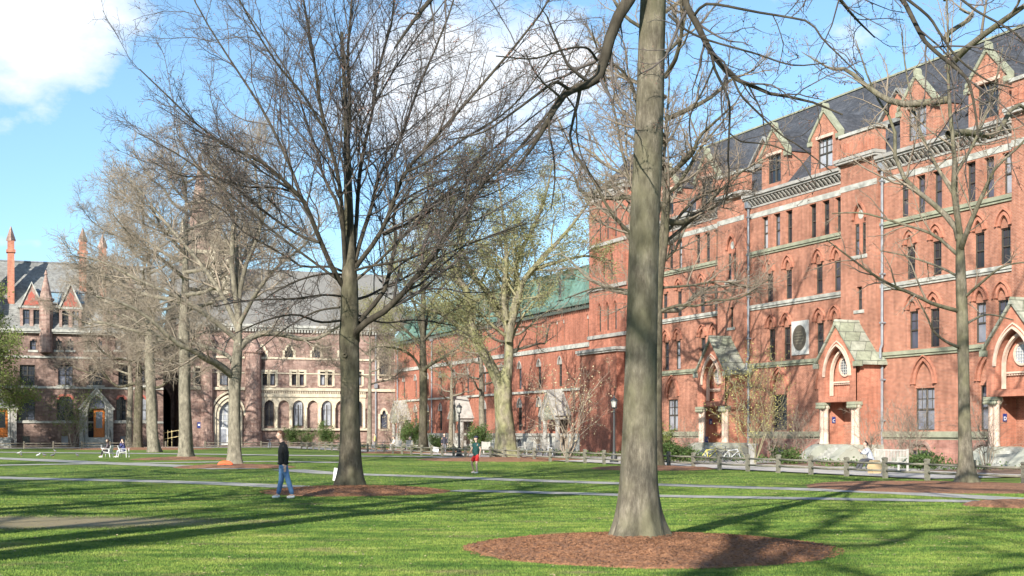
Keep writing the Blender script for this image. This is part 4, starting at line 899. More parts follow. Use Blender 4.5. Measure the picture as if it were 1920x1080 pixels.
# ------------------------------------------------------------------ the brownstone ranges across the far end
CX, CY = FP(111)
def sx(px):
    q = (px-960)/F; return (q*CY-CX)/(.9233-.3841*q)          # local x along the back ranges
def BL(px, py):
    x = sx(px); Y = CY+.3841*x; return (x, H+(HZ-py)*Y/F)
def rc(px0, px1, py0, py1):
    x0, za = BL(px0, py1); x1, _ = BL(px1, py1); _, zb = BL(px0, py0); return x0, x1, za, zb
def arcade_hall():
    b = thing('arcade_hall', 'pink and cream stone hall with blind arches and a round-arched glass entrance', 'building', (CX, CY, 0), RZ2)
    xa, xb = sx(341), -.02
    hs = []; W = []
    def hole(px0, px1, py0, py1, arch=0.0, **k):
        x0, x1, z0, z1 = rc(px0, px1, py0, py1); hs.append(archloop(x1-x0, z0, z1-arch, z1, (x0+x1)/2, 5) if arch else rect(x0, x1, z0, z1)); W.append((x0, x1, z0, z1, arch))
    pair = [(492, 502), (506, 516), (547, 557), (560, 570), (600, 610), (614, 623), (654, 664), (668, 678)]
    for a, c in pair: hole(a, c, 697, 722)
    for a, c in ((485, 498), (534, 550), (585, 601), (636, 652)): hole(a, c, 645, 670, .8)
    hole(711, 729, 648, 709); hole(713, 727, 765, 804, .8); hole(412, 428, 698, 722); hole(366, 378, 690, 722); hole(366, 378, 640, 668, .8)
    zc = 7.25
    up = [h for h in hs if h[0][1] > zc]; lo = [h for h in hs if h[0][1] < zc]
    xr = sx(686); ztop = 15.2
    # recessed arcade bays become real recesses behind an arcaded screen
    bays = [(492, 518.5, 1), (518.5, 546, 0), (546, 573.5, 1), (573.5, 600, 0), (600, 626.5, 1), (626.5, 653, 0), (653, 684, 1)]
    zs0 = BL(560, 803)[1]; arches = []
    for a, c, g in bays:
        x0, x1 = sx(a)+.22, sx(c)-.22; arches.append((archloop(x1-x0, zs0, 5.05, 5.85, (x0+x1)/2, 6), g))
    dx0, dx1 = sx(405), sx(448); door = archloop(dx1-dx0, .15, 3.9, 6.0, (dx0+dx1)/2, 9)
    m = MB()
    for x0, x1 in ((xa, sx(488)), (sx(488), xr), (xr, xb)):
        m.panel(rect(x0, x1, zc, ztop), [h for h in up if x0 < h[0][0] < x1], 0, .3)
        m.panel(rect(x0, x1, 0, zc), [h for h in lo if x0 < h[0][0] < x1 and not (sx(488) < h[0][0] < xr)]+([door] if x0 < dx0 < x1 else [])+([rect(sx(491), sx(685), zs0, 6.2)] if abs(x0-sx(488)) < .01 else []), 0, .5)
    m.box(xa, xb, 1.0, 16, 0, ztop-.1); obj('wall', m, 'brown', b)
    # arcade
    k = MB(); k.panel(rect(sx(491)-.001, sx(685)+.001, zs0, 6.2), [a for a, g in arches], -.04, .3); ar = obj('arcade', k, 'cream', b)
    k = MB(); k.box(sx(490), sx(686), .3, .34, zs0, 6.3); obj('arcade_back', k, 'brown', ar)
    for (a, g), bb in zip(arches, bays):
        x0, x1 = a[0][0], a[-1][0]
        if g: window(b, (x0+x1)/2, zs0+.3, x1-x0-.25, 2.75, 'cross', .7, .2, nx=2)
    for a in (492, 518.5, 546, 573.5, 600, 626.5, 653, 683):
        k = MB(); column(k, sx(a), -.12, zs0+.05, 4.95, .15); obj('column', k, 'cream', ar)
    k = MB(); k.box(sx(488), xr+.1, -.3, .05, zs0-.28, zs0); k.box(sx(488), xr, -.16, -.003, 6.25, 6.7); k.box(xa, xb, -.22, .04, 7.05, 7.4); k.box(xa, xb, -.12, .03, 11.0, 11.25); k.box(xa, xb, -.1, .03, 9.15, 9.3)
    for i in range(60): x = sx(488)+i*(xr-sx(488))/60; k.box(x, x+.12, -.19, -.161, 6.72, 6.98)
    obj('string_course', k, 'cream', b)
    k = MB(); k.box(xa-.2, xb, -.35, .2, 14.75, 14.95); k.box(xa-.25, xb, -.5, .2, 14.955, 15.3)
    for i in range(70): x = xa+i*(xb-xa)/70; k.box(x, x+.2, -.3, -.002, 14.4, 14.74)
    obj('cornice', k, 'grey', b)
    for x0, x1, z0, z1, a in W:
        w = x1-x0; window(b, (x0+x1)/2, z0, w-.02, z1-z0-a-.02, 'cross' if z1-z0 < 3 else 'plain', a, .2)
        k = MB()
        if a: k.ribbon(parch(w+.05, z1-a, z1+.05, 7, (x0+x1)/2), -.26, -.05, .02); k.box(x0-.28, x0, -.045, .02, z0, z1-a); k.box(x1, x1+.28, -.045, .02, z0, z1-a)
        else: k.box(x0-.3, x0, -.04, .02, z0-.1, z1+.25); k.box(x1, x1+.3, -.04, .02, z0-.1, z1+.25); k.box(x0, x1, -.042, .02, z1+.001, z1+.25)
        k.box(x0-.1, x1+.1, -.1, .02, z0-.22, z0-.101); obj('window_surround', k, 'cream', b)
    # entrance
    xc = (dx0+dx1)/2; w = dx1-dx0
    k = MB(); k.ribbon([(dx0, .0)]+parch(w, 3.9, 6.0, 10, xc)+[(dx1, .0)], -.35, -.12, .3); k.ribbon([(dx0-.36, .0)]+parch(w+.72, 3.9, 6.4, 10, xc)+[(dx1+.36, .0)], -.3, -.28, .1); k.ribbon(parch(w+1.5, 3.9, 6.9, 10, xc), -.22, -.36, .02)
    en = obj('entrance_arch', k, 'cream', b)
    obj('door_glass', MB().prism(door, .32, .36), 'glass', en)
    k = MB()
    for i in range(-2, 3): k.box(xc+i*.5-.04, xc+i*.5+.04, .24, .318, .2, 5.3-abs(i)*.35)
    for z in (1.1, 2.4, 3.2, 4.0, 4.8): k.box(dx0, dx1, .25, .312, z, z+.07)
    k.box(xc-.95, xc+.95, .2, .249, .2, 2.4); obj('door_frame', k, 'palewood', en)
    obj('door_pane', MB().box(xc-.8, xc-.1, .19, .199, .5, 2.2).box(xc+.1, xc+.8, .19, .199, .5, 2.2), 'glass', en)
    letter_sign(b, 'entry_sign', '', (sx(373), -.05, BL(373, 797)[1]), 0, .6)
    # round stair turret and square flanking pier
    for a, r, zt in ((474, 1.05, 11.6), (388, .8, 13.0)):
        k = MB(); k.lathe([(r*1.1, 0), (r*1.1, 1.8), (r, 1.9), (r, zt), (r*1.2, zt+.1), (r*1.2, zt+.35), (r*.9, zt+.6), (.1, zt+2.6)], (sx(a), -.1, 0), 14); obj('turret', k, 'brown', b)
    k = MB(); k.tube([(sx(704), -.15, .1), (sx(704), -.15, 14.3)], .1, 6); k.box(sx(704)-.2, sx(704)+.2, -.35, -.02, 7.5, 8.1); obj('drainpipe', k, 'lead', b)
    k = MB(); k.prismx([(-.3, 15.32), (6.5, 23.0), (7.2, 23.0), (16, 15.32)], xa, xb+2); obj('roof', k, colour('brown_slate', (.17, .165, .155)), b)
    k = MB(); 
    for i in (0, 1): k.box(sx(400)+i*1.3, sx(400)+i*1.3+.9, 1.0, 2.0, 19, 25.5); k.box(sx(400)+i*1.3-.1, sx(400)+i*1.3+1.0, .9, 2.1, 25.51, 25.9)
    obj('chimney', k, 'cream', b)
    return b
def gabled_hall():
    b = thing('gabled_hall', 'dark brownstone hall with orange oak doors, brick-filled gables and a grey slate roof, far left', 'building', (CX, CY, 0), RZ2)
    xa, xb = sx(-60), sx(306)
    m = MB(); hs = []; W = []
    def hole(px0, px1, py0, py1, arch=0.0, nx=2):
        x0, x1, z0, z1 = rc(px0, px1, py0, py1); hs.append(archloop(x1-x0, z0, z1-arch, z1, (x0+x1)/2, 5) if arch else rect(x0, x1, z0, z1)); W.append((x0, x1, z0, z1, arch, nx))
    for a, c in ((-38, -8), (35, 66), (107, 138), (218, 237), (256, 275)): hole(a, c, 741, 788, .5)
    for a, c in ((-38, -8), (37, 66), (109, 137), (166, 193), (222, 240), (262, 280)): hole(a, c, 684, 722)
    for a in (-20, 10, 62, 110, 132, 166, 186, 222, 244, 270): hole(a-6, a+6, 632, 656, .4, 1)
    zb = (BL(100, 791)[1], BL(100, 726)[1], BL(100, 670)[1], 13.7)
    for z0, z1 in ((zb[0], zb[1]), (zb[1], zb[2]), (zb[2], zb[3])):
        for x0, x1 in ((xa, sx(87)), (sx(87), sx(200)), (sx(200), xb)): m.panel(rect(x0, x1, z0, z1), [h for h in hs if x0 < h[0][0] < x1 and z0 <= h[0][1]+.01 < z1], 0, .3)
    m.box(xa, xb, -.1, .9, 0, zb[0]) if False else None
    base = [rect(*[BL(p, 800)[0] for p in (a, c)], .35, 1.35) for a, c in ((42, 56), (115, 128), (225, 237))]
    m.panel(rect(xa, xb, 0, zb[0]), base, 0, .3)
    m.box(xa, xb, 1.0, 15, 0, 13.6); m.box(xb-.3, xb, .001, 1.0, 0, 13.6)
    m.prismx([(0.0, 13.61), (7.0, 21.6), (14, 13.61)], xb-.35, xb-.02)
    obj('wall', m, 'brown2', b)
    for h in base: obj('basement_window', MB().box(h[0][0], h[2][0], .2, .25, .35, 1.35), 'glass', b)
    for x0, x1, z0, z1, a, nx in W:
        w = x1-x0; window(b, (x0+x1)/2, z0, w-.02, z1-z0-a-.02, 'sash', a, .2, nx=nx)
        if a: obj('arch_mould', MB().ribbon(parch(w+.05, z1-a, z1+.05, 6, (x0+x1)/2), -.25, -.06, .02), colour('red_voussoir', (.32, .10, .075)) if nx == 2 else 'brown', b)
        obj('lintel', MB().box(x0-.2, x1+.2, -.08, .02, z0-.25, z0-.002), 'grey', b)
    k = MB()
    for z in (zb[0]-.15, zb[1]-.15, zb[2]-.1): k.box(xa, xb, -.14, .03, z, z+.24)
    obj('string_course', k, 'grey', b)
    k = MB(); k.box(xa, xb+.2, -.45, .2, 13.45, 13.62); k.box(xa, xb+.25, -.6, .2, 13.63, 13.95); obj('cornice', k, 'grey', b)
    k = MB(); k.prismx([(-.4, 13.96), (7.0, 22.6), (7.5, 22.6), (15, 13.96)], xa, xb); rf = obj('roof', k, 'slate2', b)
    obj('ridge', MB().box(xa, xb, 6.9, 7.6, 22.61, 22.75), 'lead', rf)
    # twin-window gables filled with red brick
    for pc in (-30, 59, 132, 215):
        x = sx(pc); w = 2.5; z0, ze, za = 13.96, 16.6, 19.4
        k = MB(); ww = [rect(x-.95, x-.2, 14.25, 16.2), rect(x+.2, x+.95, 14.25, 16.2)]
        k.panel([(x-w/2, z0), (x-w/2, ze), (x, za), (x+w/2, ze), (x+w/2, z0)], ww, -.15, .25); k.box(x-w/2, x-w/2+.05, -.149, 4, z0, ze); k.box(x+w/2-.05, x+w/2, -.149, 4, z0, ze)
        d = obj('gable', k, 'brown', b)
        for s in (-.575, .575): window(b, x+s, 14.25, .73, 1.93, 'sash', 0, .02)
        obj('brick_infill', MB().prism([(x-.85, ze+.12), (x-.7, ze+.6), (x-.4, ze+.7), (x-.35, ze+1.3), (x, ze+1.75), (x+.35, ze+1.3), (x+.4, ze+.7), (x+.7, ze+.6), (x+.85, ze+.12)], -.19, -.152), colour('gable_red', (.36, .09, .065)), d)
        k = MB(); k.ribbon([(x-w/2-.2, ze-.15), (x, za+.1), (x+w/2+.2, ze-.15)], -.22, -.3, 3.6); k.box(x-w/2, x+w/2, -.22, -.151, ze-.2, ze+.02); obj('coping', k, 'grey', d)
    # pepper-pot turret
    def turret(px, y, z0, zs, za, r, mt):
        k = MB(); k.lathe([(r, 0), (r, zs-z0), (r*1.25, zs-z0+.08), (r*1.25, zs-z0+.35), (r*.95, zs-z0+.45), (.12, za-z0-.6), (.2, za-z0-.5), (.05, za-z0)], (sx(px), y, z0), 12); return obj('turret', k, mt, b)
    turret(86, -.2, 11.2, 17.2, 20.9, .75, 'brown'); turret(245, -.2, 11.2, 18, 21.5, .6, 'brown')
    for px, y, zt, m_, w in ((22, 2.2, 24.0, 'brickorange', .75), (-14, 2.2, 24.4, 'brickorange', .75), (160, 3.0, 24.4, 'brickorange', .8), (198, 3.0, 23.8, 'brickorange', .8)):
        x = sx(px); k = MB(); k.box(x-w*.5, x+w*.5, y, y+w*1.4, 14.5, zt-.9); k.box(x-w*.68, x+w*.68, y-.15, y+w*1.4+.15, zt-.89, zt-.55); k.box(x-w*.5, x+w*.5, y, y+w*1.4, zt-.54, zt+.5)
        ch = obj('chimney', k, m_, b); obj('chimney_cap', MB().lathe([(w*.75, 0), (w*.7, .2), (w*.08, 1.7), (.02, 1.75)], (x, y+w*.7, zt+.51), 4), 'brown', ch)
    for px in (74, 108, 150, 230):
        x = sx(px); y = 2.2; z = 17.2; k = MB(); k.box(x-.75, x+.75, y-.2, y+2.6, z, z+1.35); k.prism([(x-.9, z+1.36), (x, z+1.75), (x+.9, z+1.36)], y-.35, y+3); d = obj('roof_light', k, 'lead', b); obj('pane', MB().box(x-.62, x+.62, y-.22, y-.201, z+.15, z+1.25), colour('sky_pane', (.2, .32, .42), .1), d)
    # gabled stone portals with oak doors
    for pc in (180, -2):
        x = sx(pc); z1 = BL(pc, 775)[1]; zf = BL(pc, 820)[1]; zf = max(zf, .9)
        k = MB(); k.box(x-1.9, x-1.25, -.8, .05, 0, z1+.6); k.box(x+1.25, x+1.9, -.8, .05, 0, z1+.6)
        k.panel([(x-1.95, z1+.6), (x, z1+3.0), (x+1.95, z1+.6)], [[(x-1.2, z1+.62)]+parch(2.0, z1+.7, z1+2.2, 6, x)+[(x+1.2, z1+.62)]], -.8, .4)
        k.prism([(x-1.9, z1+.61), (x, z1+2.95), (x+1.9, z1+.61)], -.42, .0)
        p = obj('portal', k, 'palestone' if pc < 0 else 'grey', b)
        k = MB(); k.ribbon([(x-2.1, z1+.5), (x, z1+3.1), (x+2.1, z1+.5)], -.25, -.95, 0); k.ribbon(parch(2.2, z1+.65, z1+2.3, 7, x), -.16, -.9, -.78); obj('coping', k, 'grey', p)
        for s in (-1, 1): kk = MB(); column(kk, x+s*1.1, -.7, zf, z1+.6, .15); obj('column', kk, 'grey', p)
        obj('fanlight', MB().prism([(x-.95, z1+.66)]+parch(1.9, z1+.7, z1+1.9, 6, x)+[(x+.95, z1+.66)], -.47, -.43), 'glass', p)
        kd = MB(); kd.box(x-.3, x+.95, -.36, -.28, zf, z1+.5); kd.box(x-.2, x-.05, -.4, -.361, zf+.1, z1+.4); kd.box(x+.7, x+.85, -.4, -.361, zf+.1, z1+.4); kd.box(x-.05, x+.7, -.4, -.361, zf+.1, zf+.25); kd.box(x-.05, x+.7, -.4, -.361, zf+.95, zf+1.1); kd.box(x-.05, x+.7, -.4, -.361, z1+.2, z1+.4); d = obj('door', kd, 'orangewood', p)
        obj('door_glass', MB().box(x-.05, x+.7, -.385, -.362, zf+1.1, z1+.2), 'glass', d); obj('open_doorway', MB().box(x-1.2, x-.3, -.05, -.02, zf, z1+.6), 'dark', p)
        k = MB()
        for i in range(5): k.box(x-1.25, x+1.25, -2.4+i*.32, -.25, i*zf/5, (i+1)*zf/5-.004)
        obj('steps', k, 'grey', p)
        for s in (-1, 1):
            k = MB(); k.tube([(x+s*1.5, -2.6, .0), (x+s*1.5, -2.6, .9), (x+s*1.5, -1.0, zf+.9), (x+s*1.5, -1.0, zf)], .03, 6); obj('handrail', k, 'iron', p)
    return b
def linking_wing():
    b = thing('link_wing', 'deeply shaded wing with a tall dark passage between the two brownstone halls', 'building', (CX, CY, 0), RZ2)
    xa, xb = sx(306)+.02, sx(341)-.02; m = MB(); x0, x1 = sx(311), sx(334)
    m.panel(rect(xa, xb, 0, 11.5), [archloop(x1-x0, 0, 5.6, 7.4, (x0+x1)/2, 6)], 6.0, 1.0); m.box(xa, xb, 12, 13, 0, 11); m.box(xa, xb, 6.1, 12, 10, 11.4)
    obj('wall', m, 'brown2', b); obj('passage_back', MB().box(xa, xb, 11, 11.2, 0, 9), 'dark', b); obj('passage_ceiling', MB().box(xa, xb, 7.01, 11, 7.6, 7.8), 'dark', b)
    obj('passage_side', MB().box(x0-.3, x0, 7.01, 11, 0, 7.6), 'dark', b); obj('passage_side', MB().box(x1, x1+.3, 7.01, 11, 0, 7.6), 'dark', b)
    k = MB()
    for z in (.95, 1.7): k.tube([(sx(309), 1, z), (sx(335), -.4, z+.35)], .05, 6)
    for p in (309, 316, 323, 335): k.tube([(sx(p), 1-(p-309)*.05, .0), (sx(p), 1-(p-309)*.05, 2.05)], .05, 6)
    rl = obj('ramp_rail', k, colour('brass_rail', (.5, .42, .22)), None, loc=(CX, CY, 0), rz=RZ2); tag(rl, 'pale yellow ramp railing in front of the dark passage', 'railing')
    return b
def spire():
    X, Y = (375-960)/F*235, 235.0; b = thing('stone_tower', 'tall slender brownstone tower behind the bare trees on the left, well beyond the hall roofs', 'tower', (X, Y, 0), RZ2)
    m = MB(); m.box(-2.6, 2.6, -2.6, 2.6, 0, 33)
    for s in (-1, 1):
        for t in (-1, 1): m.box(s*2.6-.5, s*2.6+.5, t*2.6-.5, t*2.6+.5, 0, 36)
    obj('wall', m, 'brown', b)
    for s in (-1.1, 1.1): window(b, s, 24, 1.3, 5, 'plain', 1.4, -2.66)
    obj('cornice', MB().box(-2.95, 2.95, -2.95, 2.95, 33.01, 33.6), 'cream', b)
    k = MB(); k.lathe([(3.0, 0), (2.2, 3), (.5, 14), (.2, 16), (.5, 16.3), (.05, 17.5)], (0, 0, 33.61), 8); obj('roof', k, 'brown', b)
    for s in (-1, 1):
        for t in (-1, 1): obj('pinnacle', MB().lathe([(.7, 0), (.65, .3), (.05, 4)], (s*2.6, t*2.6, 36.01), 4), 'cream', b)
# ------------------------------------------------------------------ ground
FR = Vector((.3841, -.9233, 0)); 
def FL(u, p):                                  # u along the halls, p metres out in front of the wall
    return FP(u, p)
MULCH = []
def ground():
    m = MB(); n = 24; xs = [-900, -300, -120]+[-60+i*8 for i in range(19)]+[140, 300, 900]; ys = [-300, -80, -20]+[i*10 for i in range(24)]+[300, 1200]
    vs = [(x, y, 0) for y in ys for x in xs]; W = len(xs)
    m.add(vs, [(j*W+i, j*W+i+1, (j+1)*W+i+1, (j+1)*W+i) for j in range(len(ys)-1) for i in range(W-1)])
    struct(obj('lawn', m, 'lawn'))
    rng = np.random.default_rng(5)
    def strip(name, pts, w, z, mt, wob=.012):
        P = np.array([(*p, 0) for p in pts]); P = catmull(P, max(2, len(pts)*14)); T = nrm(np.gradient(P, axis=0)); Nn = np.stack([-T[:, 1], T[:, 0], 0*T[:, 0]], 1)
        k = len(P); a = P+Nn*(w/2+rng.normal(size=(k, 1))*wob); b = P-Nn*(w/2+rng.normal(size=(k, 1))*wob); V = np.concatenate([a, b]); V[:, 2] = z
        i = np.arange(k-1); struct(obj(name, npmesh(name, V, np.stack([i+k, i+1+k, i+1, i], 1), False), mt)); return P[:, :2]
    paths = []
    L = [([G(-220, 886), G(0, 896), G(300, 903), G(480, 910), G(560, 914)], 1.7), ([G(540, 881), G(627, 888), G(820, 894.5), G(955, 900), G(1153, 906.7), G(1238, 909.5), G(1592, 921), G(1800, 931), G(2080, 947)], 1.7),
         ([G(852, 920.5), G(960, 923), G(1153, 928.5), G(1238, 931), G(1592, 937), G(1900, 943), G(2100, 950)], 1.3),
         ([G(-250, 852), G(0, 860), G(200, 869), G(367, 875.5), G(440, 880)], 2.6), ([G(-200, 877), G(0, 873), G(187, 870), G(300, 868.5), G(500, 866), G(640, 868)], 2.2),
         ([G(-200, 846), G(0, 848.5), G(233, 850.5), G(450, 853), G(633, 855.5), G(800, 857), G(900, 860)], 3.2)]
    for i, (p, w) in enumerate(L): paths.append((strip('path', p, w, .012+.004*i, 'concrete'), w))
    # broad walk along the halls, garden beds under their walls, paved aprons at the porches
    def quad(name, a, b, c, d, z, mt):
        me = npmesh(name, [(*a, z), (*b, z), (*c, z), (*d, z)], [[0, 1, 2, 3]], False); struct(obj(name, me, mt))
    quad('walk', FL(-14, 18.2), FL(-14, 11.2), FL(112, 11.2), FL(112, 18.2), .040, 'paving')
    quad('garden_bed', FL(-14, 11.2), FL(-14, 0), FL(111, 0), FL(111, 11.2), .036, 'soil')
    for u in (-1.3, 13.7, 28.7, 43.7, 58.8, 84.2, 106.2): quad('paved_apron', FL(u-3.2, 11.2), FL(u-2.6, 1.5), FL(u+2.6, 1.5), FL(u+3.2, 11.2), .044, 'paving')
    def BP(x, y): return (CX+x*.9233-y*.3841, CY+x*.3841+y*.9233)
    quad('walk', BP(-70, -12), BP(8, -12), BP(8, -5), BP(-70, -5), .048, 'paving'); quad('garden_bed', BP(-70, -5), BP(0, -5), BP(0, 0), BP(-70, 0), .052, 'soil')
    # mulch circles
    beds = [((2.15, 20.75), 2.85, 'bed'), ((G(662, 924)[0], 40.6), 2.8, '')]+[(G(*p), r, '') for p, r in (((440, 876), 3.2), ((345, 861), 3.6), ((270, 842), 8), ((793, 849), 6), ((950, 862), 6.0), ((1222, 879), 3.2), ((1760, 914), 4.6), ((692, 843), 4))]
    beds.append(((-8.4, 15.3), 1.6, '')); beds.append((G(1905, 948), 1.3, ''))
    for bi, (c, r, k) in enumerate(beds):
        MULCH.append((c, r)); A = 120 if bi < 2 else 48; Q = 50 if bi < 2 else 10; V = [(c[0], c[1], .13)]; nn = rng.normal(size=(Q+1, A))
        for q in range(1, Q+1):
            t = q/Q
            for a in range(A):
                th = 2*PI*a/A; rr = r*t*(1+.035*math.sin(3*th+bi)+.02*math.sin(7*th+2*bi)+.012*math.sin(17*th)); z = .13*(1-t**3)+(.014*nn[q, a] if bi < 2 else .01*nn[q, a])*(1 if t < 1 else 0)+(.012 if t < 1 else -.02)+.02*math.sin(c[0]+rr*math.cos(th)*2.3)*math.sin(rr*math.sin(th)*2.9)*(1-t)
                V.append((c[0]+rr*math.cos(th), c[1]+rr*math.sin(th), max(z, .03) if t < 1 else -.02))
        fs = [(0, 1+a, 1+(a+1) % A) for a in range(A)]+[(1+(q-1)*A+a, 1+q*A+a, 1+q*A+(a+1) % A, 1+(q-1)*A+(a+1) % A) for q in range(1, Q) for a in range(A)]
        m = MB(); m.add(V, fs)
        if bi < 2:
            nch = 9000 if bi == 0 else 4000; th = rng.random(nch)*6.283; rr = r*np.sqrt(rng.random(nch))*1.03; x = c[0]+rr*np.cos(th); y = c[1]+rr*np.sin(th); z = .14*(1-(rr/r)**3).clip(0)+.035
            a = rng.random(nch)*6.283; l = .012+.03*rng.random(nch); w = .004+.006*rng.random(nch); dz = rng.normal(size=nch)*.012
            for i in range(nch):
                dx, dy = math.cos(a[i])*l[i], math.sin(a[i])*l[i]; wx, wy = -math.sin(a[i])*w[i], math.cos(a[i])*w[i]
                m.add([(x[i]-dx, y[i]-dy, z[i]), (x[i]+dx, y[i]+dy, z[i]+dz[i]), (x[i]+wx, y[i]+wy, z[i]+.012)], [(0, 1, 2)])
        struct(obj('mulch_bed', m, 'mulch'))
    # grass blades, dense close by and thinning with distance
    def blades(n, y0, y1, h, w):
        Y = y0+(y1-y0)*rng.random(n)**1.0; X = (rng.random(n)*2-1)*(Y*.40+1.0); ok = np.ones(n, bool)
        for c, r in MULCH: ok &= ((X-c[0])**2+(Y-c[1])**2) > (r*(.985+.05*rng.random(n)))**2
        for P, pw in paths:
            d = np.full(n, 1e9)
            for i in range(0, len(P)-1):
                a = P[i]; b = P[i+1]; ab = b-a; t = np.clip(((X-a[0])*ab[0]+(Y-a[1])*ab[1])/(ab@ab+1e-9), 0, 1); d = np.minimum(d, np.hypot(X-a[0]-t*ab[0], Y-a[1]-t*ab[1]))
            ok &= d > pw/2-.07
        ok &= ((X+11)/5.2)**2+((Y-27)/1.9)**2 > .55+.5*rng.random(n)
        ok &= ((X-17.6)*.9233+(Y-45.8)*.3841) < .2
        X = X[ok]; Y = Y[ok]; k = len(X); a = rng.random(k)*6.283; hh = h*(.5+.8*rng.random(k)); ww = w*(.6+.8*rng.random(k)); le = hh*.7*rng.random(k)
        b1 = np.stack([X-np.cos(a)*ww, Y-np.sin(a)*ww, 0*X], 1); b2 = np.stack([X+np.cos(a)*ww, Y+np.sin(a)*ww, 0*X], 1); t = np.stack([X+np.cos(a+1.5)*le, Y+np.sin(a+1.5)*le, hh], 1)
        return np.stack([b1, b2, t], 1).reshape(-1, 3)
    V = np.concatenate([blades(340000, 15, 27, .024, .0045), blades(260000, 27, 46, .027, .007), blades(120000, 46, 90, .03, .011)])
    g = obj('grass', npmesh('grass', V, np.arange(len(V)).reshape(-1, 3), False, 3), 'blades'); g['kind'] = 'stuff'
# ------------------------------------------------------------------ fences, lamps, benches and the rest
def fence(name, label, a, d, n, sp, mt, h=.78, step=1, group=None, out=(0, 0)):
    ang = math.atan2(d[1], d[0]); r = thing(name, label, 'fence', (a[0], a[1], 0), ang, group)
    pm = MB(); pm.prismx([(-.075, -.2), (-.075, h-.04), (-.10, h-.03), (-.10, h+.01), (-.03, h+.05), (.03, h+.05), (.10, h+.01), (.10, h-.03), (.075, h-.04), (.075, -.2)], -.08, .08); pm = pm.mesh('post'); pm.materials.append(MAT[mt])
    rm = MB(); rm.tube([(.0, 0, 0), (sp*.5, 0, -.012), (sp, 0, 0)], [.042, .047, .042], 8); rm = rm.mesh('rail', True); rm.materials.append(MAT[mt])
    for i in range(n):
        p = obj('post', pm, None, r, loc=(i*sp, 0, R.uniform(-.03, .02))); p.rotation_euler = (R.uniform(-.03, .03), R.uniform(-.03, .03), R.uniform(-.1, .1))
        if i < n-1:
            for z in (.30, .60):
                q = obj('rail', rm, None, r, loc=(i*sp, R.uniform(-.015, .015), z+R.uniform(-.012, .012)))
def lamp(label, loc, sc=1.0):
    t = thing('street_lamp', label, 'lamp post', (*loc, 0), 0, 'black lantern posts along the walk')
    k = MB(); k.lathe([(.26, 0), (.26, .12), (.2, .18), (.18, .42), (.12, .55), (.11, .62)], n=12); obj('base', k, 'iron', t)
    k = MB(); k.lathe([(.09, 0), (.075, 1.2), (.06, 2.35), (.09, 2.4), (.09, 2.45), (.05, 2.5), (.05, 2.62)], (0, 0, .6), 12); obj('pole', k, 'iron', t)
    k = MB(); k.lathe([(.06, 0), (.16, .06), (.17, .09), (.12, .1)], (0, 0, 3.2), 8)
    for i in range(6):
        a = PI/3*i; k.tube([(.13*math.cos(a), .13*math.sin(a), 3.28), (.2*math.cos(a), .2*math.sin(a), 3.66)], .013, 4)
    ln = obj('lantern', k, 'iron', t); obj('glass', MB().lathe([(.115, 0), (.185, .37)], (0, 0, 3.29), 12), colour('frosted_glass', (.45, .45, .42), .2), ln)
    k = MB(); k.lathe([(.24, 0), (.22, .05), (.12, .17), (.05, .2), (.05, .26), (.02, .34)], (0, 0, 3.66), 12); obj('lamp_cap', k, 'iron', t)
def bench(label, loc, rz, mt='teak', L=1.8, group=None):
    t = thing('bench', label, 'bench', (*loc, 0), rz, group)
    k = MB(); [k.box(-L/2, L/2, -.24+i*.1, -.17+i*.1, .42, .445) for i in range(5)]; obj('seat', k, mt, t)
    k = MB(); n = int(L/.1)
    for i in range(n): x = -L/2+.06+i*(L-.12)/(n-1); k.box(x-.022, x+.022, .26, .28, .47, .95)
    k.box(-L/2, L/2, .25, .29, .95, 1.02); k.box(-L/2, L/2, .25, .29, .42, .47); obj('backrest', k, mt, t)
    for s in (-1, 1):
        obj('leg', MB().box(s*(L/2)-.035, s*(L/2)+.035, -.28, -.21, 0, .62), mt, t); obj('leg', MB().box(s*(L/2)-.035, s*(L/2)+.035, .25, .32, 0, 1.05), mt, t)
        obj('armrest', MB().box(s*(L/2)-.045, s*(L/2)+.045, -.31, .3, .63, .665), mt, t)
def lawn_chair(label, loc, rz):
    t = thing('lawn_chair', label, 'chair', (*loc, 0), rz, 'white chairs on the lawn')
    k = MB(); k.prismx([(-.25, .40), (-.25, .43), (.25, .36), (.25, .33)], -.25, .25); obj('seat', k, 'whiteplastic', t)
    k = MB(); [k.prismx([(.24, .36), (.27, .36), (.42, .86), (.39, .86)], x-.04, x+.04) for x in (-.2, -.1, 0, .1, .2)]; obj('backrest', k, 'whiteplastic', t)
    for s in (-1, 1):
        obj('leg', MB().tube([(s*.26, -.26, 0), (s*.25, -.24, .6)], .025, 6), 'whiteplastic', t); obj('leg', MB().tube([(s*.26, .36, 0), (s*.25, .22, .6)], .025, 6), 'whiteplastic', t)
        obj('armrest', MB().box(s*.26-.04, s*.26+.04, -.3, .34, .6, .625), 'whiteplastic', t)
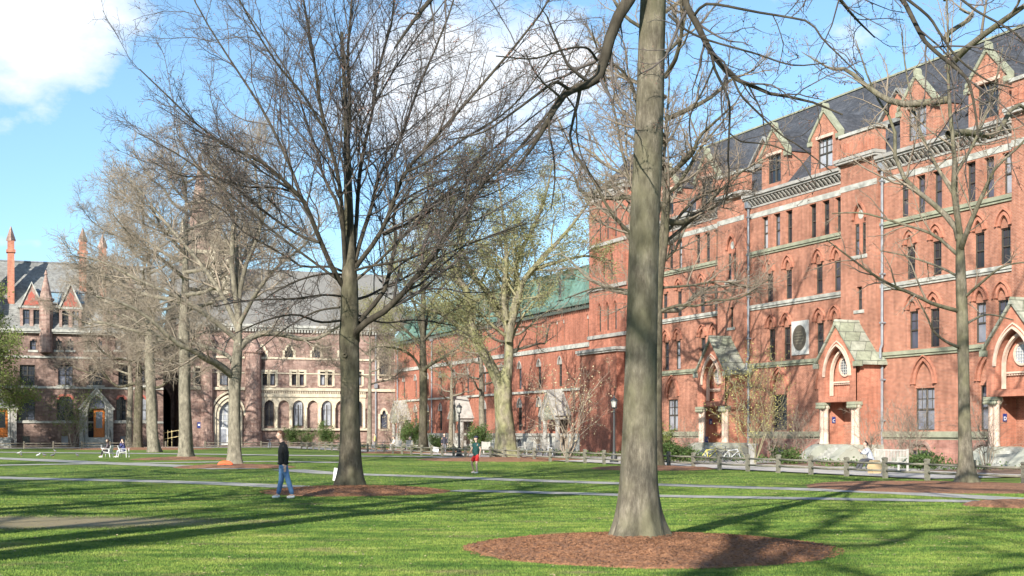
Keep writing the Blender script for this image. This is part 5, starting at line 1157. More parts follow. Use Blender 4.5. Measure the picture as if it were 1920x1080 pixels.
def bicycle(label, loc, rz, col, lean=.08):
    t = thing('bicycle', label, 'bicycle', (*loc, 0), rz, 'bicycles parked by the walls'); t.rotation_euler = (lean, 0, rz)
    fm = colour('bike_'+col[0], col[1], .35)
    for x in (-.5, .5):
        k = MB(); rr = [(x+.33*math.cos(a), .34+.33*math.sin(a)) for a in (2*PI*i/20 for i in range(21))]; k.ribbon(rr, .022, -.014, .014)
        for i in range(10): a = PI*i/10; k.tube([(x+.32*math.cos(a), 0, .34+.32*math.sin(a)), (x-.32*math.cos(a), 0, .34-.32*math.sin(a))], .003, 3)
        w = obj('wheel', k, 'lead', t); k = MB(); k.ribbon([(x+(p-x)*1.06, .34+(q-.34)*1.06) for p, q in rr], .035, -.02, .02); obj('tyre', k, 'iron', w)
    k = MB()
    for a, b in (((-.5, .34), (-.1, .30)), ((-.5, .34), (-.18, .78)), ((-.1, .30), (-.18, .80)), ((-.1, .30), (.36, .72)), ((-.18, .76), (.34, .82)), ((.5, .34), (.36, .74)), ((.36, .70), (.32, .95))): k.tube([(a[0], 0, a[1]), (b[0], 0, b[1])], .018, 6)
    obj('frame', k, fm, t); obj('saddle', MB().prism([(-.32, .84), (-.32, .88), (-.05, .87), (-.05, .84)], -.06, .06).tube([(-.18, 0, .78), (-.18, 0, .85)], .014, 5), 'iron', t)
    obj('handlebar', MB().tube([(.22, -.27, 1.0), (.3, -.18, .98), (.32, 0, .95), (.3, .18, .98), (.22, .27, 1.0)], .014, 6), 'lead', t)
def board(label, loc, rz, w, h, z, tilt, name='notice_board'):
    t = thing(name, label, 'sign', (*loc, 0), rz)
    b = obj('board', MB().box(-w/2, w/2, -.015, .015, -h/2, h/2), 'whitepaint', t, loc=(0, 0, z)); b.rotation_euler = (tilt, .12, 0)
    for s in (-1, 1): obj('stake', MB().tube([(s*w*.35, .05, -.1), (s*w*.35, .05, z)], .015, 5), 'woodgrey', t)
# ------------------------------------------------------------------ people and birds
def skin(name, V, E, root, mt, parent, sub=1, smooth=True):
    keys = list(V); ix = {k: i for i, k in enumerate(keys)}
    me = bpy.data.meshes.new('armature_lines'); me.from_pydata([V[k][:3] for k in keys], [(ix[a], ix[b]) for a, b in E], []); me.update()
    o = bpy.data.objects.new(name, me); COL.objects.link(o); md = o.modifiers.new('skin', 'SKIN'); md.use_smooth_shade = True; md.branch_smoothing = .3
    sv = me.skin_vertices[0].data
    for k in keys: r = V[k][3]; sv[ix[k]].radius = (r, r); sv[ix[k]].use_root = (k == root)
    if sub: s = o.modifiers.new('sub', 'SUBSURF'); s.levels = sub; s.render_levels = sub
    dg = bpy.context.evaluated_depsgraph_get(); out = bpy.data.meshes.new_from_object(o.evaluated_get(dg)); bpy.data.objects.remove(o)
    out.name = name; out.materials.clear(); out.materials.append(mt if not isinstance(mt, str) else MAT[mt])
    p = bpy.data.objects.new(name, out); COL.objects.link(p); p.parent = parent; return p
SKINC = (.62, .40, .31)
def person(label, loc, rz, pose, hgt=1.8, top=(.02, .02, .02), bottom=(.05, .1, .2), hair=(.12, .07, .03), shoes=(.7, .7, .7), sleeves='long', shorts=False, cap=None, group=None, z=0.0, longhair=False, skinc=SKINC, fingers=True, bulk=1.0):
    """faces +x; joints given for a 1.8 m figure"""
    t = thing('person', label, 'person', (*loc, z), rz, group); s = hgt/1.8; t.scale = (s, s, s)
    J = dict(pelvis=(0, 0, .95), waist=(0, 0, 1.10), chest=(.0, 0, 1.30), neckb=(0, 0, 1.47), neck=(.015, 0, 1.55), jaw=(.035, 0, 1.605), skull=(.015, 0, 1.685), crown=(.01, 0, 1.745), nose=(.122, 0, 1.655),
             shl=(0, .185, 1.43), ell=(-.02, .24, 1.14), wrl=(.05, .25, .90), shr=(0, -.185, 1.43), elr=(-.02, -.24, 1.14), wrr=(.05, -.25, .90),
             hpl=(0, .09, .90), knl=(.02, .10, .50), anl=(-.02, .11, .09), hpr=(0, -.09, .90), knr=(.02, -.10, .50), anr=(-.02, -.11, .09))
    J.update(pose)
    J = {k: Vector(v) for k, v in J.items()}
    for sd in 'lr':
        if 'to'+sd not in J: J['to'+sd] = J['an'+sd]+Vector((.17, 0, -.055))
    rad = dict(pelvis=.105, waist=.095, chest=.10, neckb=.05, neck=.052, jaw=.068, skull=.092, crown=.066, nose=.013, shl=.045, ell=.038, wrl=.028, hpl=.088, knl=.056, anl=.04, tol=.03)
    g = lambda k: rad.get(k, rad.get(k[:-1]+'l', .04))
    V = {k: (*J[k], g(k)) for k in J}; E = [('pelvis', 'waist'), ('waist', 'chest'), ('chest', 'neckb'), ('neckb', 'neck'), ('neck', 'jaw')]
    HEADK = {k: J.pop(k) for k in ('skull', 'crown', 'nose')}; V = {k: v for k, v in V.items() if k in J}; V['jaw'] = (*(J['jaw']+Vector((0, 0, .02))), .045); J.update(HEADK)
    for d in 'lr':
        E += [('chest', 'sh'+d), ('sh'+d, 'el'+d), ('el'+d, 'wr'+d), ('pelvis', 'hp'+d), ('hp'+d, 'kn'+d), ('kn'+d, 'an'+d), ('an'+d, 'to'+d)]
        f = (J['wr'+d]-J['el'+d]).normalized(); sgn = 1 if d == 'l' else -1; side = Vector((f.z, 0, -f.x)).normalized() if abs(f.z) > .3 else Vector((0, 0, 1)).cross(f).normalized(); nrmv = f.cross(side)
        pk = 'pa'+d; V[pk] = (*(J['wr'+d]+f*.075), .033); E.append(('wr'+d, pk))
        if fingers:
            for i, (o_, l) in enumerate(((-.026, .065), (-.009, .078), (.009, .072), (.026, .055))):
                a = J['wr'+d]+f*.105+side*o_; b = a+f*l*.55+nrmv*sgn*.008; c = b+f*l*.4+nrmv*sgn*.022
                V[f'f{i}a{d}'] = (*a, .0095); V[f'f{i}b{d}'] = (*b, .009); V[f'f{i}c{d}'] = (*c, .007); E += [(pk, f'f{i}a{d}'), (f'f{i}a{d}', f'f{i}b{d}'), (f'f{i}b{d}', f'f{i}c{d}')]
            a = J['wr'+d]+f*.055-side*.04; b = a+f*.04-side*.012; V[f'tha{d}'] = (*a, .012); V[f'thb{d}'] = (*b, .009); E += [(pk, f'tha{d}'), (f'tha{d}', f'thb{d}')]
    body = skin('body', V, E, 'pelvis', colour('skin_'+str(int(skinc[0]*99)), skinc, .6), t)
    # clothes
    B = bulk
    tv = {k: (*J[k], r) for k, r in (('waist', .155*B), ('chest', .178*B), ('neckb', .105), ('shl', .09), ('shr', .09), ('ell', .064 if sleeves == 'long' else .075), ('elr', .064 if sleeves == 'long' else .075))}
    tv['hip'] = (*J['pelvis'], .165*B); dn = (J['pelvis']-J['waist']).normalized(); tv['hem'] = (*(J['pelvis']+dn*.07), .165*B); tv['collar'] = (*(J['neckb'].lerp(J['neck'], .55)), .082)
    te = [('hem', 'hip'), ('hip', 'waist'), ('neckb', 'collar'), ('waist', 'chest'), ('chest', 'neckb'), ('chest', 'shl'), ('chest', 'shr'), ('shl', 'ell'), ('shr', 'elr')]
    if sleeves == 'long':
        for d in 'lr': tv['wr'+d] = (*J['wr'+d], .045); te.append(('el'+d, 'wr'+d))
    else:
        for d in 'lr': tv['el'+d] = (*(J['sh'+d].lerp(J['el'+d], .6)), .07)
    skin('sweater' if sleeves == 'long' else 'shirt', tv, te, 'waist', colour('top_%d_%d_%d' % tuple(int(c*99) for c in top), top, .9), t)
    bv = {'pelvis': (*J['pelvis'], .150*B), 'waist2': (*(J['pelvis'].lerp(J['waist'], .5)), .13*B)}; be = [('pelvis', 'waist2')]
    for d in 'lr':
        bv['hp'+d] = (*J['hp'+d], .105*B); be.append(('pelvis', 'hp'+d))
        if shorts: bv['kn'+d] = (*(J['hp'+d].lerp(J['kn'+d], .82)), .115); be.append(('hp'+d, 'kn'+d))
        else:
            bv['kn'+d] = (*J['kn'+d], .078); bv['an'+d] = (*(J['an'+d]+Vector((0, 0, .0))), .068); be += [('hp'+d, 'kn'+d), ('kn'+d, 'an'+d)]
    skin('shorts' if shorts else 'trousers', bv, be, 'pelvis', colour('bot_%d_%d_%d' % tuple(int(c*99) for c in bottom), bottom, .9, .3), t)
    for d in 'lr':
        a, b = J['an'+d], J['to'+d]; dr = (b-a); dr.z = 0; dr = dr.normalized()*.12 if dr.length > .02 else Vector((.12, 0, 0))
        z0 = min(b.z, a.z-.04)
        skin('shoe', {'h': (*(a-dr*.35+Vector((0, 0, z0-a.z+.01))), .044), 'm': (*(a+dr*.5+Vector((0, 0, z0-a.z+.012))), .046), 't': (*(a+dr*1.35+Vector((0, 0, z0-a.z))), .04), 'k': (*(a+Vector((0, 0, -.0))), .048)}, [('h', 'm'), ('m', 't'), ('h', 'k')], 'm', colour('shoe_%d' % int(shoes[0]*99), shoes, .6), t)
    sk, cr, jw = J['skull'], J['crown'], J['jaw']; back = (sk-J['nose']); back.z = 0; back = back.normalized() if back.length > .01 else Vector((-1, 0, 0)); upv = (cr-jw).normalized()
    hc = (cr+jw)*.5+upv*.012; fwv = -back; fwv = (fwv-upv*fwv.dot(upv)).normalized(); sdv = upv.cross(fwv)
    def headshape(hairy):
        vs = []; NA, NB = 24, 18
        for b_ in range(NB+1):
            ph = PI*b_/NB-PI/2; z = math.sin(ph)
            for a_ in range(NA):
                th = 2*PI*a_/NA; x = math.cos(ph)*math.cos(th); y = math.cos(ph)*math.sin(th)
                lo = max(0, -z); px, py, pz = x*.100*(1-.12*lo), y*.077*(1-.42*lo*(1 if x > -.3 else .5)), z*.122
                if x > 0: px += .012*lo
                if x > .6: 
                    px += .032*math.exp(-((y/.16)**2+((z+.12)/.17)**2))-.010*math.exp(-((abs(y)-.34)/.16)**2-((z-.10)/.14)**2)+.008*math.exp(-((y/.3)**2+((z+.52)/.1)**2))
                if x < 0: px *= 1.06
                if hairy:
                    line = .50 if x > .55 else (.50-(.55-x)*.95 if x > -.4 else -.62)
                    if longhair and x < .3: line = -1.2
                    g_ = 1.10+.025*math.sin(9*th+5*z) if z > line else .86
                    px *= g_; py *= g_*1.02; pz *= g_
                    if longhair and x < .3 and z < -.2: pz -= .10; 
                vs.append(tuple(hc+fwv*px+sdv*py+upv*pz))
        fs = [(q*NA+w, q*NA+(w+1) % NA, (q+1)*NA+(w+1) % NA, (q+1)*NA+w) for q in range(NB) for w in range(NA)]
        return vs, fs
    hv_, hf_ = headshape(False); bm_ = body.data; mb = MB(); mb.add([v.co for v in bm_.vertices], [tuple(p.vertices) for p in bm_.polygons]); mb.add(hv_, hf_)
    nm_ = mb.mesh('body', True); nm_.materials.append(bm_.materials[0]); body.data = nm_
    hm_ = MB(); hm_.add(*headshape(True)); obj('hair', hm_, colour('hair_%d' % int(hair[0]*99), hair, .8, .3), t, True)
    if cap:
        c1 = hc+upv*.045; m = MB(); m.lathe([(.112, 0), (.11, .03), (.085, .075), (.02, .095)], tuple(c1), 12); fw = -back; sd = Vector((-fw.y, fw.x, 0)); q = c1+Vector((0, 0, .008))
        m.add([tuple(q+fw*.09+sd*.075), tuple(q+fw*.19+sd*.05), tuple(q+fw*.19-sd*.05), tuple(q+fw*.09-sd*.075), tuple(q+fw*.09+sd*.075+Vector((0, 0, .012))), tuple(q+fw*.19+sd*.05+Vector((0, 0, .006))), tuple(q+fw*.19-sd*.05+Vector((0, 0, .006))), tuple(q+fw*.09-sd*.075+Vector((0, 0, .012)))], [(0, 1, 2, 3), (7, 6, 5, 4), (0, 4, 5, 1), (1, 5, 6, 2), (2, 6, 7, 3)])
        obj('cap', m, colour('cap', cap), t, True)
    for q in (-1, 1): obj('eye', MB().lathe([(.001, -.008), (.008, -.004), (.009, 0), (.008, .004), (.001, .008)], tuple(hc+fwv*.084+sdv*.029*q+upv*.012), 8), 'iron', t)
    for q in (-1, 1): obj('ear', MB().lathe([(.004, -.03), (.014, -.01), (.018, .012), (.006, .03)], tuple(hc+sdv*.080*q-fwv*.005), 6), colour('skin_'+str(int(skinc[0]*99)), skinc, .6), t)
    return t
def sitpose(lean=.0, hip=.47, fwd=.42):
    return dict(pelvis=(0, 0, hip+.08), waist=(lean*.25-.02, 0, hip+.24), chest=(lean*.6-.02, 0, hip+.44), neckb=(lean-.01, 0, hip+.60), neck=(lean+.02, 0, hip+.68), jaw=(lean+.05, 0, hip+.735), skull=(lean+.03, 0, hip+.815), crown=(lean+.02, 0, hip+.875), nose=(lean+.137, 0, hip+.78),
                shl=(lean*.85, .18, hip+.56), ell=(lean*.8+.06, .24, hip+.3), wrl=(lean*.5+.3, .14, hip+.26), shr=(lean*.85, -.18, hip+.56), elr=(lean*.8+.06, -.24, hip+.3), wrr=(lean*.5+.3, -.14, hip+.26),
                hpl=(.02, .09, hip+.06), knl=(fwd, .12, hip+.06), anl=(fwd+.04, .12, .09), hpr=(.02, -.09, hip+.06), knr=(fwd, -.12, hip+.06), anr=(fwd+.12, -.13, .09))
def bird(label, loc, rz, col=(.12, .12, .13)):
    t = thing('pigeon', label, 'bird', (*loc, 0), rz, 'pigeons feeding on the far left lawn'); t.scale = (1.25, 1.25, 1.25)
    skin('body', {'tail': (-.17, 0, .09, .014), 'rump': (-.09, 0, .11, .04), 'b': (0, 0, .12, .062), 'c': (.06, 0, .14, .05), 'n': (.10, 0, .20, .026), 'h': (.125, 0, .235, .026), 'k': (.165, 0, .228, .006)}, [('tail', 'rump'), ('rump', 'b'), ('b', 'c'), ('c', 'n'), ('n', 'h'), ('h', 'k')], 'b', colour('feather_%d' % int(col[0]*99), col), t)
    for s in (-1, 1): obj('leg', MB().tube([(.01, s*.025, .08), (.015, s*.025, .0), (.05, s*.025, .0)], .005, 5), colour('bird_leg', (.4, .12, .1)), t)
# ------------------------------------------------------------------ assemble
def stuff_on_lawn():
    fx, fy = 17.6-3*2.48*DX*1, 45.8-3*2.48*DY
    fence('rail_fence', 'weathered split-rail fence running along the walk in front of the brick halls', (fx, fy), (DX, DY), 46, 2.48, 'woodgrey')
    def BP(x, y): return (CX+x*.9233-y*.3841, CY+x*.3841+y*.9233)
    e = BP(-1, -12.6); fence('rail_fence', 'low dark rail fence in front of the stone hall with blind arches', e, (-.9233, -.3841), 9, 3.2, 'wooddark')
    e = BP(-31, -12.6); fence('rail_fence', 'low dark rail fence in front of the far left hall with oak doors', e, (-.9233, -.3841), 11, 3.0, 'wooddark')
    lamp('black lantern post just left of the huge foreground trunk', G(1151.5, 868)); lamp('black lantern post beside the person in red shorts', G(861, 856)); lamp('black lantern post by the orange doors at the far left', G(214, 838.5))
    lamp('thin black lantern post beyond the benches left of the slender trunk', G(752, 838))
    g = 'teak benches along the walk'
    bench('pale slatted bench with a hunched person at its left end, below porch C', G(1662, 883.5), RZ1+.05, L=2.2, group=g)
    for px, py, l in ((742, 845, 'pale bench left of the slender dark trunk, far end of the fence'), (762, 846, 'pale bench close to the slender dark trunk, left side'), (905, 852, 'pale bench behind the person in red shorts'), (985, 853, 'pale bench right of the pale forked elm')): bench(l, G(px, py), RZ1+PI*.0, L=1.7, group=g)
    lawn_chair('white chair of the person with a laptop', G(201, 857.5), PI*.5-.2+PI); lawn_chair('white chair of the person in a blue jacket', G(233, 857.5), PI*.5-.1)
    # people
    P = G(531, 934.5)
    person('standing man in black sweater, blue jeans and white trainers, facing left', P, PI+.35, dict(
        neckb=(.03, 0, 1.47), neck=(.055, 0, 1.55), jaw=(.075, 0, 1.60), skull=(.075, 0, 1.69), crown=(.075, 0, 1.75), nose=(.185, 0, 1.655), chest=(-.01, 0, 1.30),
        ell=(-.06, .23, 1.13), wrl=(-.02, .23, .88), elr=(-.10, -.22, 1.15), wrr=(-.06, -.2, .88),
        hpl=(.0, .09, .90), knl=(-.10, .14, .50), anl=(-.22, .17, .09), knr=(.03, -.10, .50), anr=(.12, -.11, .09)), 1.86, (.014, .013, .014), (.09, .18, .34), (.15, .07, .035), (.75, .74, .7), bulk=1.05)
    person('person in dark green shirt, red shorts and dark cap, walking with arms out', G(893, 887.5), PI-.25+PI*.28, dict(
        anl=(.16, .30, .09), knl=(.14, .22, .48), anr=(-.10, -.34, .09), knr=(.10, -.26, .49), pelvis=(0, 0, .90), hpl=(0, .1, .85), hpr=(0, -.1, .85),
        ell=(-.02, .34, 1.16), wrl=(.05, .38, .92), elr=(.02, -.36, 1.17), wrr=(.12, -.44, .95)), 1.64, (.015, .07, .065), (.62, .03, .03), (.05, .03, .02), (.75, .75, .75), 'short', True, (.02, .025, .05))
    gp = 'people sitting on the lawn'
    person('person with dark hair and grey top sitting with a laptop', G(203, 857.5), PI+.15, sitpose(.02, .42), 1.75, (.10, .08, .09), (.02, .02, .022), (.05, .03, .02), (.8, .8, .75), group=gp, longhair=True, fingers=False)
    tag(obj('laptop', MB().box(-.02, 0, -.17, .17, 0, .24).box(-.25, 0, -.17, .17, -.02, 0), 'whiteplastic', loc=(*[a+b for a, b in zip(G(203, 857.5), (-.46, -.05))], .66), rz=PI), 'open white laptop on the knees of the sitting person', 'laptop')
    person('person in navy jacket and grey trousers sitting, hand raised', G(232, 857.5), PI+.05, dict(sitpose(.04, .42), ell=(.2, .22, .8), wrl=(.2, .08, 1.08)), 1.78, (.04, .045, .14), (.30, .31, .36), (.02, .015, .01), (.7, .7, .7), group=gp, fingers=False)
    person('person in a pink coat walking behind the far left fence', G(80, 838.2), .4, dict(knl=(.14, .1, .5), anl=(.2, .1, .09), anr=(-.2, -.1, .09)), 1.7, (.75, .30, .36), (.04, .04, .05), (.12, .08, .05), (.1, .1, .1), fingers=False, bulk=1.2, longhair=True)
    person('person in a lilac top beside the pink coat, behind the far left fence', G(73, 838.0), .6, {}, 1.66, (.45, .33, .45), (.05, .05, .06), (.1, .05, .03), (.1, .1, .1), fingers=False)
    person('person in black jacket and pale jeans left of the pink coat', G(62.5, 838), -.3, dict(anl=(.15, .1, .09), anr=(-.18, -.1, .09)), 1.72, (.02, .02, .025), (.35, .38, .42), (.03, .02, .015), (.5, .5, .5), fingers=False)
    person('person in open dark coat standing behind the fence by the notice board', G(833, 851.5), -PI/2+.2, {}, 1.72, (.03, .03, .045), (.12, .12, .14), (.02, .015, .01), (.05, .05, .05), fingers=False, bulk=1.1)
    person('person in white and dark clothes hunched on the end of the pale bench', G(1634, 884), RZ1-PI/2-.25, dict(sitpose(.26, .47, .46), anl=(.62, .12, .09), anr=(.7, -.14, .09), ell=(.4, .2, .82), wrl=(.52, .06, .92), elr=(.4, -.2, .82), wrr=(.52, -.06, .92)), 1.78, (.55, .56, .62), (.05, .05, .06), (.03, .02, .015), (.3, .3, .3))
    person('grey-haired person in a dark jacket sitting left of the slender dark trunk', G(770, 845), RZ1-PI/2, sitpose(.05, .47), 1.75, (.07, .06, .11), (.1, .1, .12), (.5, .48, .45), (.2, .2, .2), fingers=False)
    person('person with a pale top sitting on the farther bench', G(740, 844), RZ1-PI/2, sitpose(.08, .47), 1.72, (.55, .5, .42), (.12, .11, .1), (.1, .06, .04), (.2, .2, .2), fingers=False)
    person('person in a yellow top standing by the bicycles at the far end of the fence', G(703, 842), PI, {}, 1.65, (.6, .55, .18), (.1, .1, .1), (.1, .06, .04), (.2, .2, .2), fingers=False)
    for px, py, rz, c, l in ((36, 852.5, 0, .3, 'pale grey pigeon in the farther row of the left lawn'), (40, 856, 2, .1, 'dark pigeon at the left end of the row'), (72, 857, 1, .6, 'white pigeon in the row on the left lawn'), (83, 856.5, 3, .1, 'dark pigeon right of the white one'), (99, 857, .5, .1, 'dark pigeon in the middle of the row'), (145, 857, 2.6, .08, 'dark pigeon nearest the two sitting people'), (103, 848.5, 2.6, .12, 'dark pigeon on the far path at the left')): bird(l, G(px, py), rz, (c, c, c*1.05))
    # small objects
    ox, oy = G(424, 876.5)
    t = thing('jacket', 'crumpled orange jacket on the mulch at the foot of the pale tree', 'jacket', (ox, oy, .1))
    skin('body', {'a': (-.3, 0, .08, .14), 'b': (-.05, .1, .14, .17), 'c': (.22, 0, .08, .13), 'd': (.38, -.1, .05, .07), 'e': (-.4, -.15, .04, .07)}, [('a', 'b'), ('b', 'c'), ('c', 'd'), ('a', 'e')], 'b', colour('orange_cloth', (.75, .12, .04)), t); 
    skin('sleeve', {'a': (.05, -.15, .1, .08), 'b': (.25, -.3, .05, .06), 'c': (.4, -.28, .03, .05)}, [('a', 'b'), ('b', 'c')], 'b', colour('orange_cloth', (.75, .12, .04)), t)
    board('tilted white notice board on the mulch beside the slender dark trunk', G(815, 853.5), .2, .62, .5, .42, -.5)
    board('small upright white sign at the left foot of the many-limbed tree', G(630, 913), .1, .17, .42, .42, 0)
    g = None
    bicycle('yellow bicycle parked beside porch B', G(1330, 868), .1, ('yellow', (.7, .6, .08))); bicycle('silver bicycle parked right of the yellow one', G(1372, 869), -.15, ('silver', (.5, .52, .55)))
    bicycle('dark bicycle between the yellow and silver ones', G(1350, 867), .3, ('dark', (.06, .07, .1)))
    for px, py, c, l in ((505, 841, ('dark', (.06, .07, .1)), 'dark bicycle by the fence left of the standing man'), (700, 845, ('silver', (.5, .52, .55)), 'silver bicycle by the thin pole-like trunk'), (718, 845.5, ('dark', (.06, .07, .1)), 'dark bicycle near the far benches'), (1008, 859, ('dark', (.06, .07, .1)), 'dark bicycle leaning by the fence right of the forked elm'), (1030, 861, ('silver', (.5, .52, .55)), 'silver bicycle by the fence in front of the white porch columns')): bicycle(l, G(px, py), RZ1+PI, c)
    # steel meter cover and white panels by porch B
    k = MB().box(-.15, .15, -.15, .15, 0, 1.1).box(-.19, .19, -.19, .19, 1.101, 1.2); tag(obj('stone_post', k, 'palestone', loc=(*G(1411, 873), 0), rz=RZ1), 'short pale post at the foot of the yellow shrub', 'post')
    tag(obj('paper_bag', MB().prism([(-.22, 0), (-.26, .35), (-.12, .62), (.14, .6), (.25, .33), (.2, 0)], -.18, .18), colour('tan_bag', (.50, .36, .2)), loc=(*G(1640, 889), 0), rz=.4), 'tan bag on the ground at the feet of the hunched person', 'bag')
    # shrubs and small trees by the walls
    shrub('forsythia', 'small tree with yellow blossom between porches B and C', G(1412, 873), 6.0, 2.6, 901, 9, 'twigolive', (2400, .12, .055, 'forsythia'), 'shrub')
    shrub('magnolia', 'small bare tree with pale blossom before the white porch columns', G(1062, 861), 6.0, 3.2, 902, 9, 'twigtan', (700, .12, .09, 'blossom'), 'tree', tr=.05)
    shrub('witch_hazel', 'small green-yellow tree beside the orange oak doors', G(137, 839.5), 6.5, 2.6, 903, 9, 'twigtan', (2600, .14, .11, 'leafgreen'), 'tree', tr=.05)
    shrub('cherry_tree', 'small pale-leaved tree at the corner of the brick range, left of the slender trunk', G(755, 841), 6.5, 3.0, 904, 10, 'twigtan', (1800, .15, .10, 'blossom'), 'tree', tr=.04)
    g = 'bare shrubs against the hall walls'
    i = 0
    for px, py, h, s, l in ((1712, 877, 3.6, 1.6, 'tall bare shrub right of the slatted bench'), (1690, 876, 3.2, 1.3, 'bare shrub just behind the slatted bench'), (1850, 880, 3.4, 1.4, 'bare shrub right of the young oak'), (1500, 868, 3.0, 1.5, 'bare shrub on the wall right of the yellow shrub'), (1452, 866, 2.4, 1.3, 'low bare shrub under the wide window left of porch C'), (1630, 872, 3.0, 1.3, 'bare shrub on the brick side of porch C'), (1290, 862, 2.6, 1.3, 'bare shrub left of porch B'),
                            (1010, 849, 3, 1.6, 'bare shrub right of the forked elm'), (910, 846, 3.2, 2, 'bare bush left of the forked elm'), (868, 845, 3, 1.6, 'bare bush behind the lantern post by the red shorts'), (730, 839.5, 2.6, 1.5, 'bare bush in front of the stone corner')):
        i += 1; shrub('bare_shrub', l, G(px, py), h, s, 910+i, 8, 'twigtan', None, 'shrub', g)
    g = 'evergreen shrubs in the beds'
    for px, py, h, s, n, l in ((776, 842, 2.6, 1.4, 9000, 'tall dark green bush left of the slender trunk'), (899, 848, 2.2, 1.1, 5000, 'green bush left of the forked elm'), (1246, 868, .9, 1.2, 4000, 'low green bush right of the huge trunk'), (1285, 868, .7, .9, 2500, 'low green clump under porch B window'), (613, 838.2, 2.6, 1.6, 6000, 'green bush under the blind arches, behind the man'), (545, 837.5, 2.2, 1.2, 4000, 'green bush under the blind arches, nearest the man'), (575, 837.5, 1.8, 1.2, 2500, 'smaller green bush between the two under the arches'), (1480, 871, .6, .9, 1800, 'low green tuft by the basement window left of porch C'), (1720, 880, .5, 1.2, 2500, 'low green tuft in the bed behind the bench'), (820, 846, 1.2, 1.2, 3000, 'low green bush behind the notice board')):
        i += 1; shrub('evergreen_shrub', l, G(px, py), h, s, 930+i, 8, 'twigolive', (n, .14, .09, 'evergreen'), 'shrub', g)
    i += 1; shrub('climbing_shrub', 'green climber spreading over the sill course right of the huge trunk', FP(38.5, .9), 2.4, 1.8, 990, 8, 'twigolive', (3000, .12, .09, 'leafgreen'), 'shrub')
    # low planting in the beds
    rng = np.random.default_rng(3); n = 9000; u = rng.random(n)*118-8; p = 4+rng.random(n)**.7*6.8; keep = (np.sin(u*.9)+np.sin(u*.37+1)+rng.normal(size=n)*.5) > .2; u = u[keep]; p = p[keep]
    C = np.stack([UX+u*DX+p*NX, UY+u*DY+p*NY, .06+.12*rng.random(len(u))], 1); V, Fq = leafcards(C, 11000, .12, .11, rng); o = obj('ground_cover', npmesh('ground_cover', V, Fq, False), 'evergreen'); o['kind'] = 'stuff'

    n = 2600; Y = 15+34*rng.random(n); X = (rng.random(n)*2-1)*Y*.4; C = np.stack([X, Y, .028+0*X], 1); V, Fq = leafcards(C, n, .004, .035, rng); V[:, 2] = .012+.3*(V[:, 2]-.02)+.012
    o = obj('leaf_litter', npmesh('leaf_litter', V, Fq, False), colour('dry_leaf', (.34, .27, .17), .9, .4)); o['kind'] = 'stuff'

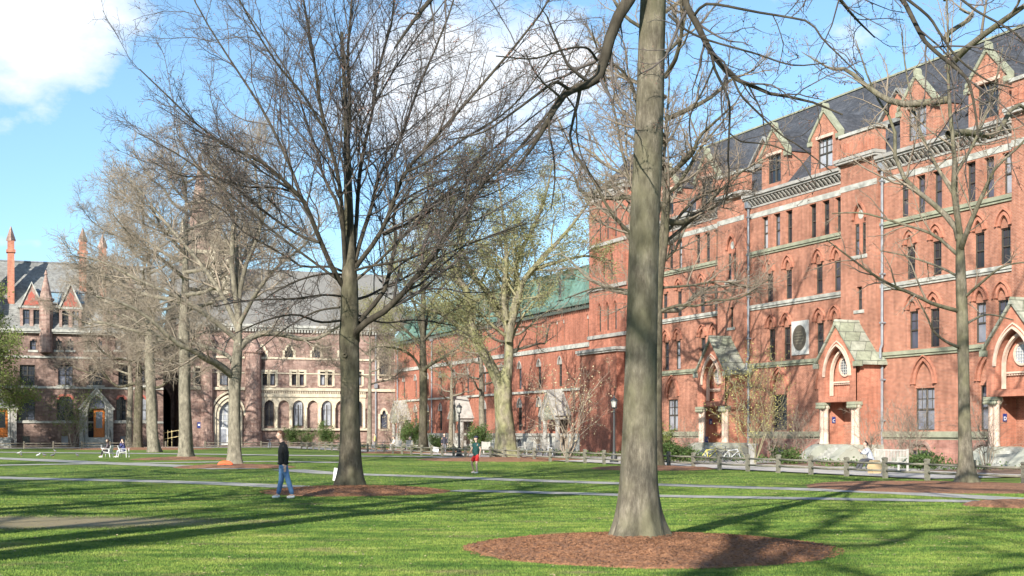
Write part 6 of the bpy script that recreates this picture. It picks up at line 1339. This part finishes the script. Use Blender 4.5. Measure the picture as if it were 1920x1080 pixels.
def light_and_camera():
    w = bpy.data.worlds.new('World'); S.world = w; w.use_nodes = True; nt = w.node_tree; nt.nodes.clear()
    el = math.radians(27); L = Vector((.38, .925, 0)).normalized(); az = math.atan2(-L.x, -L.y)     # towards the sun
    sky = N(nt, 'ShaderNodeTexSky', sky_type='NISHITA'); sky.sun_disc = False; sky.sun_elevation = el; sky.sun_rotation = az; sky.air_density = 1.0; sky.dust_density = .6; sky.ozone_density = 1.0
    tc = N(nt, 'ShaderNodeTexCoord').outputs['Generated']
    # cumulus banks: each a soft patch of sky direction broken up by noise
    sp = N(nt, 'ShaderNodeSeparateXYZ'); nt.links.new(tc, sp.inputs[0])
    az_ = mth(nt, 'DIVIDE', sp.outputs[0], sp.outputs[1]); el_ = mth(nt, 'DIVIDE', sp.outputs[2], sp.outputs[1])
    mp = N(nt, 'ShaderNodeMapping'); mp.inputs['Scale'].default_value = (7, 7, 12); nt.links.new(tc, mp.inputs[0])
    f = noise(nt, mp.outputs[0], 1.0, 9, .6); mp2 = N(nt, 'ShaderNodeMapping'); mp2.inputs['Scale'].default_value = (2.2, 2.2, 5); nt.links.new(tc, mp2.inputs[0]); fb = noise(nt, mp2.outputs[0], 1.0, 4)
    tot = None
    for px, py, rx, ry, k in ((60, 60, 190, 120, 1.35), (30, 150, 90, 50, 1.0), (800, 130, 230, 110, 1.5), (1010, 130, 140, 75, 1.35), (700, 210, 180, 90, 1.25), (30, 455, 130, 22, .75), (300, 330, 60, 20, 0.0), (1700, 60, 150, 35, .55), (1640, -60, 250, 60, .8), (950, 250, 120, 30, .6), (2300, 200, 260, 120, 1.1), (-500, 250, 300, 120, 1.1), (120, -120, 260, 100, 1.0)):
        cx = (px-960)/F; cy = (HZ-py)/F
        dx = mth(nt, 'DIVIDE', mth(nt, 'SUBTRACT', az_, cx), rx/F); dy = mth(nt, 'DIVIDE', mth(nt, 'SUBTRACT', el_, cy), ry/F)
        d = mth(nt, 'ADD', mth(nt, 'MULTIPLY', dx, dx), mth(nt, 'MULTIPLY', dy, dy)); g = mth(nt, 'MULTIPLY', mth(nt, 'EXPONENT', mth(nt, 'MULTIPLY', d, -1.0)), k)
        tot = g if tot is None else mth(nt, 'MAXIMUM', tot, g)
    front = mth(nt, 'GREATER_THAN', sp.outputs[1], .02); tot = mth(nt, 'MULTIPLY', tot, front)
    back = mth(nt, 'MULTIPLY', mth(nt, 'SUBTRACT', 1.0, front), mth(nt, 'MULTIPLY', fb, .45)); tot = mth(nt, 'ADD', tot, back)
    dens = mth(nt, 'ADD', mth(nt, 'MULTIPLY', tot, .56), mth(nt, 'MULTIPLY', mth(nt, 'SUBTRACT', f, .5), 1.9))
    cm = ramp(nt, dens, [(.20, 0.0), (.36, .5), (.62, 1.0)])
    ccol = ramp(nt, f, [(.35, (4.6, 5.1, 5.8)), (.62, (5.6, 5.8, 6.1))])
    grad = N(nt, 'ShaderNodeValToRGB'); nt.links.new(sp.outputs[2], grad.inputs[0]); e = grad.color_ramp.elements
    e[0].position = 0; e[0].color = (.62, .80, .98, 1); e[1].position = .30; e[1].color = (.76, .94, 1.04, 1)
    skyc = mix(nt, 1.0, sky.outputs[0], grad.outputs[0], 'MULTIPLY')
    c = mix(nt, cm, skyc, ccol)
    bg = N(nt, 'ShaderNodeBackground'); bg.inputs[1].default_value = .105; nt.links.new(c, bg.inputs[0]); out = N(nt, 'ShaderNodeOutputWorld'); nt.links.new(bg.outputs[0], out.inputs[0])
    sl = bpy.data.lights.new('sun', 'SUN'); sl.energy = 5.0; sl.angle = math.radians(.53); sl.color = (1, .93, .82)
    so = bpy.data.objects.new('sun', sl); COL.objects.link(so); d = Vector((L.x*math.cos(el), L.y*math.cos(el), -math.sin(el))); so.rotation_euler = d.to_track_quat('-Z', 'Y').to_euler(); so.location = (-30, -60, 50)
    cam = bpy.data.cameras.new('camera'); co = bpy.data.objects.new('camera', cam); COL.objects.link(co); S.camera = co
    cam.sensor_width = 36; cam.lens = 36*F/1920; cam.shift_y = (HZ-540)/1920; co.location = (0, 0, H); co.rotation_euler = (PI/2, 0, 0); cam.clip_end = 3000; cam.clip_start = .1
    v = S.view_settings; v.view_transform = 'Standard'; v.look = 'None'; v.gamma = 1; v.exposure = 1.0
    S.cycles.max_bounces = 5; S.cycles.diffuse_bounces = 2; S.cycles.glossy_bounces = 2; S.cycles.transparent_max_bounces = 8; S.cycles.use_adaptive_sampling = True; S.cycles.adaptive_threshold = .02
    S.render.film_transparent = False
light_and_camera()
ground(); near_hall(); far_hall(); arcade_hall(); gabled_hall(); linking_wing(); spire()
build_trees(); stuff_on_lawn()
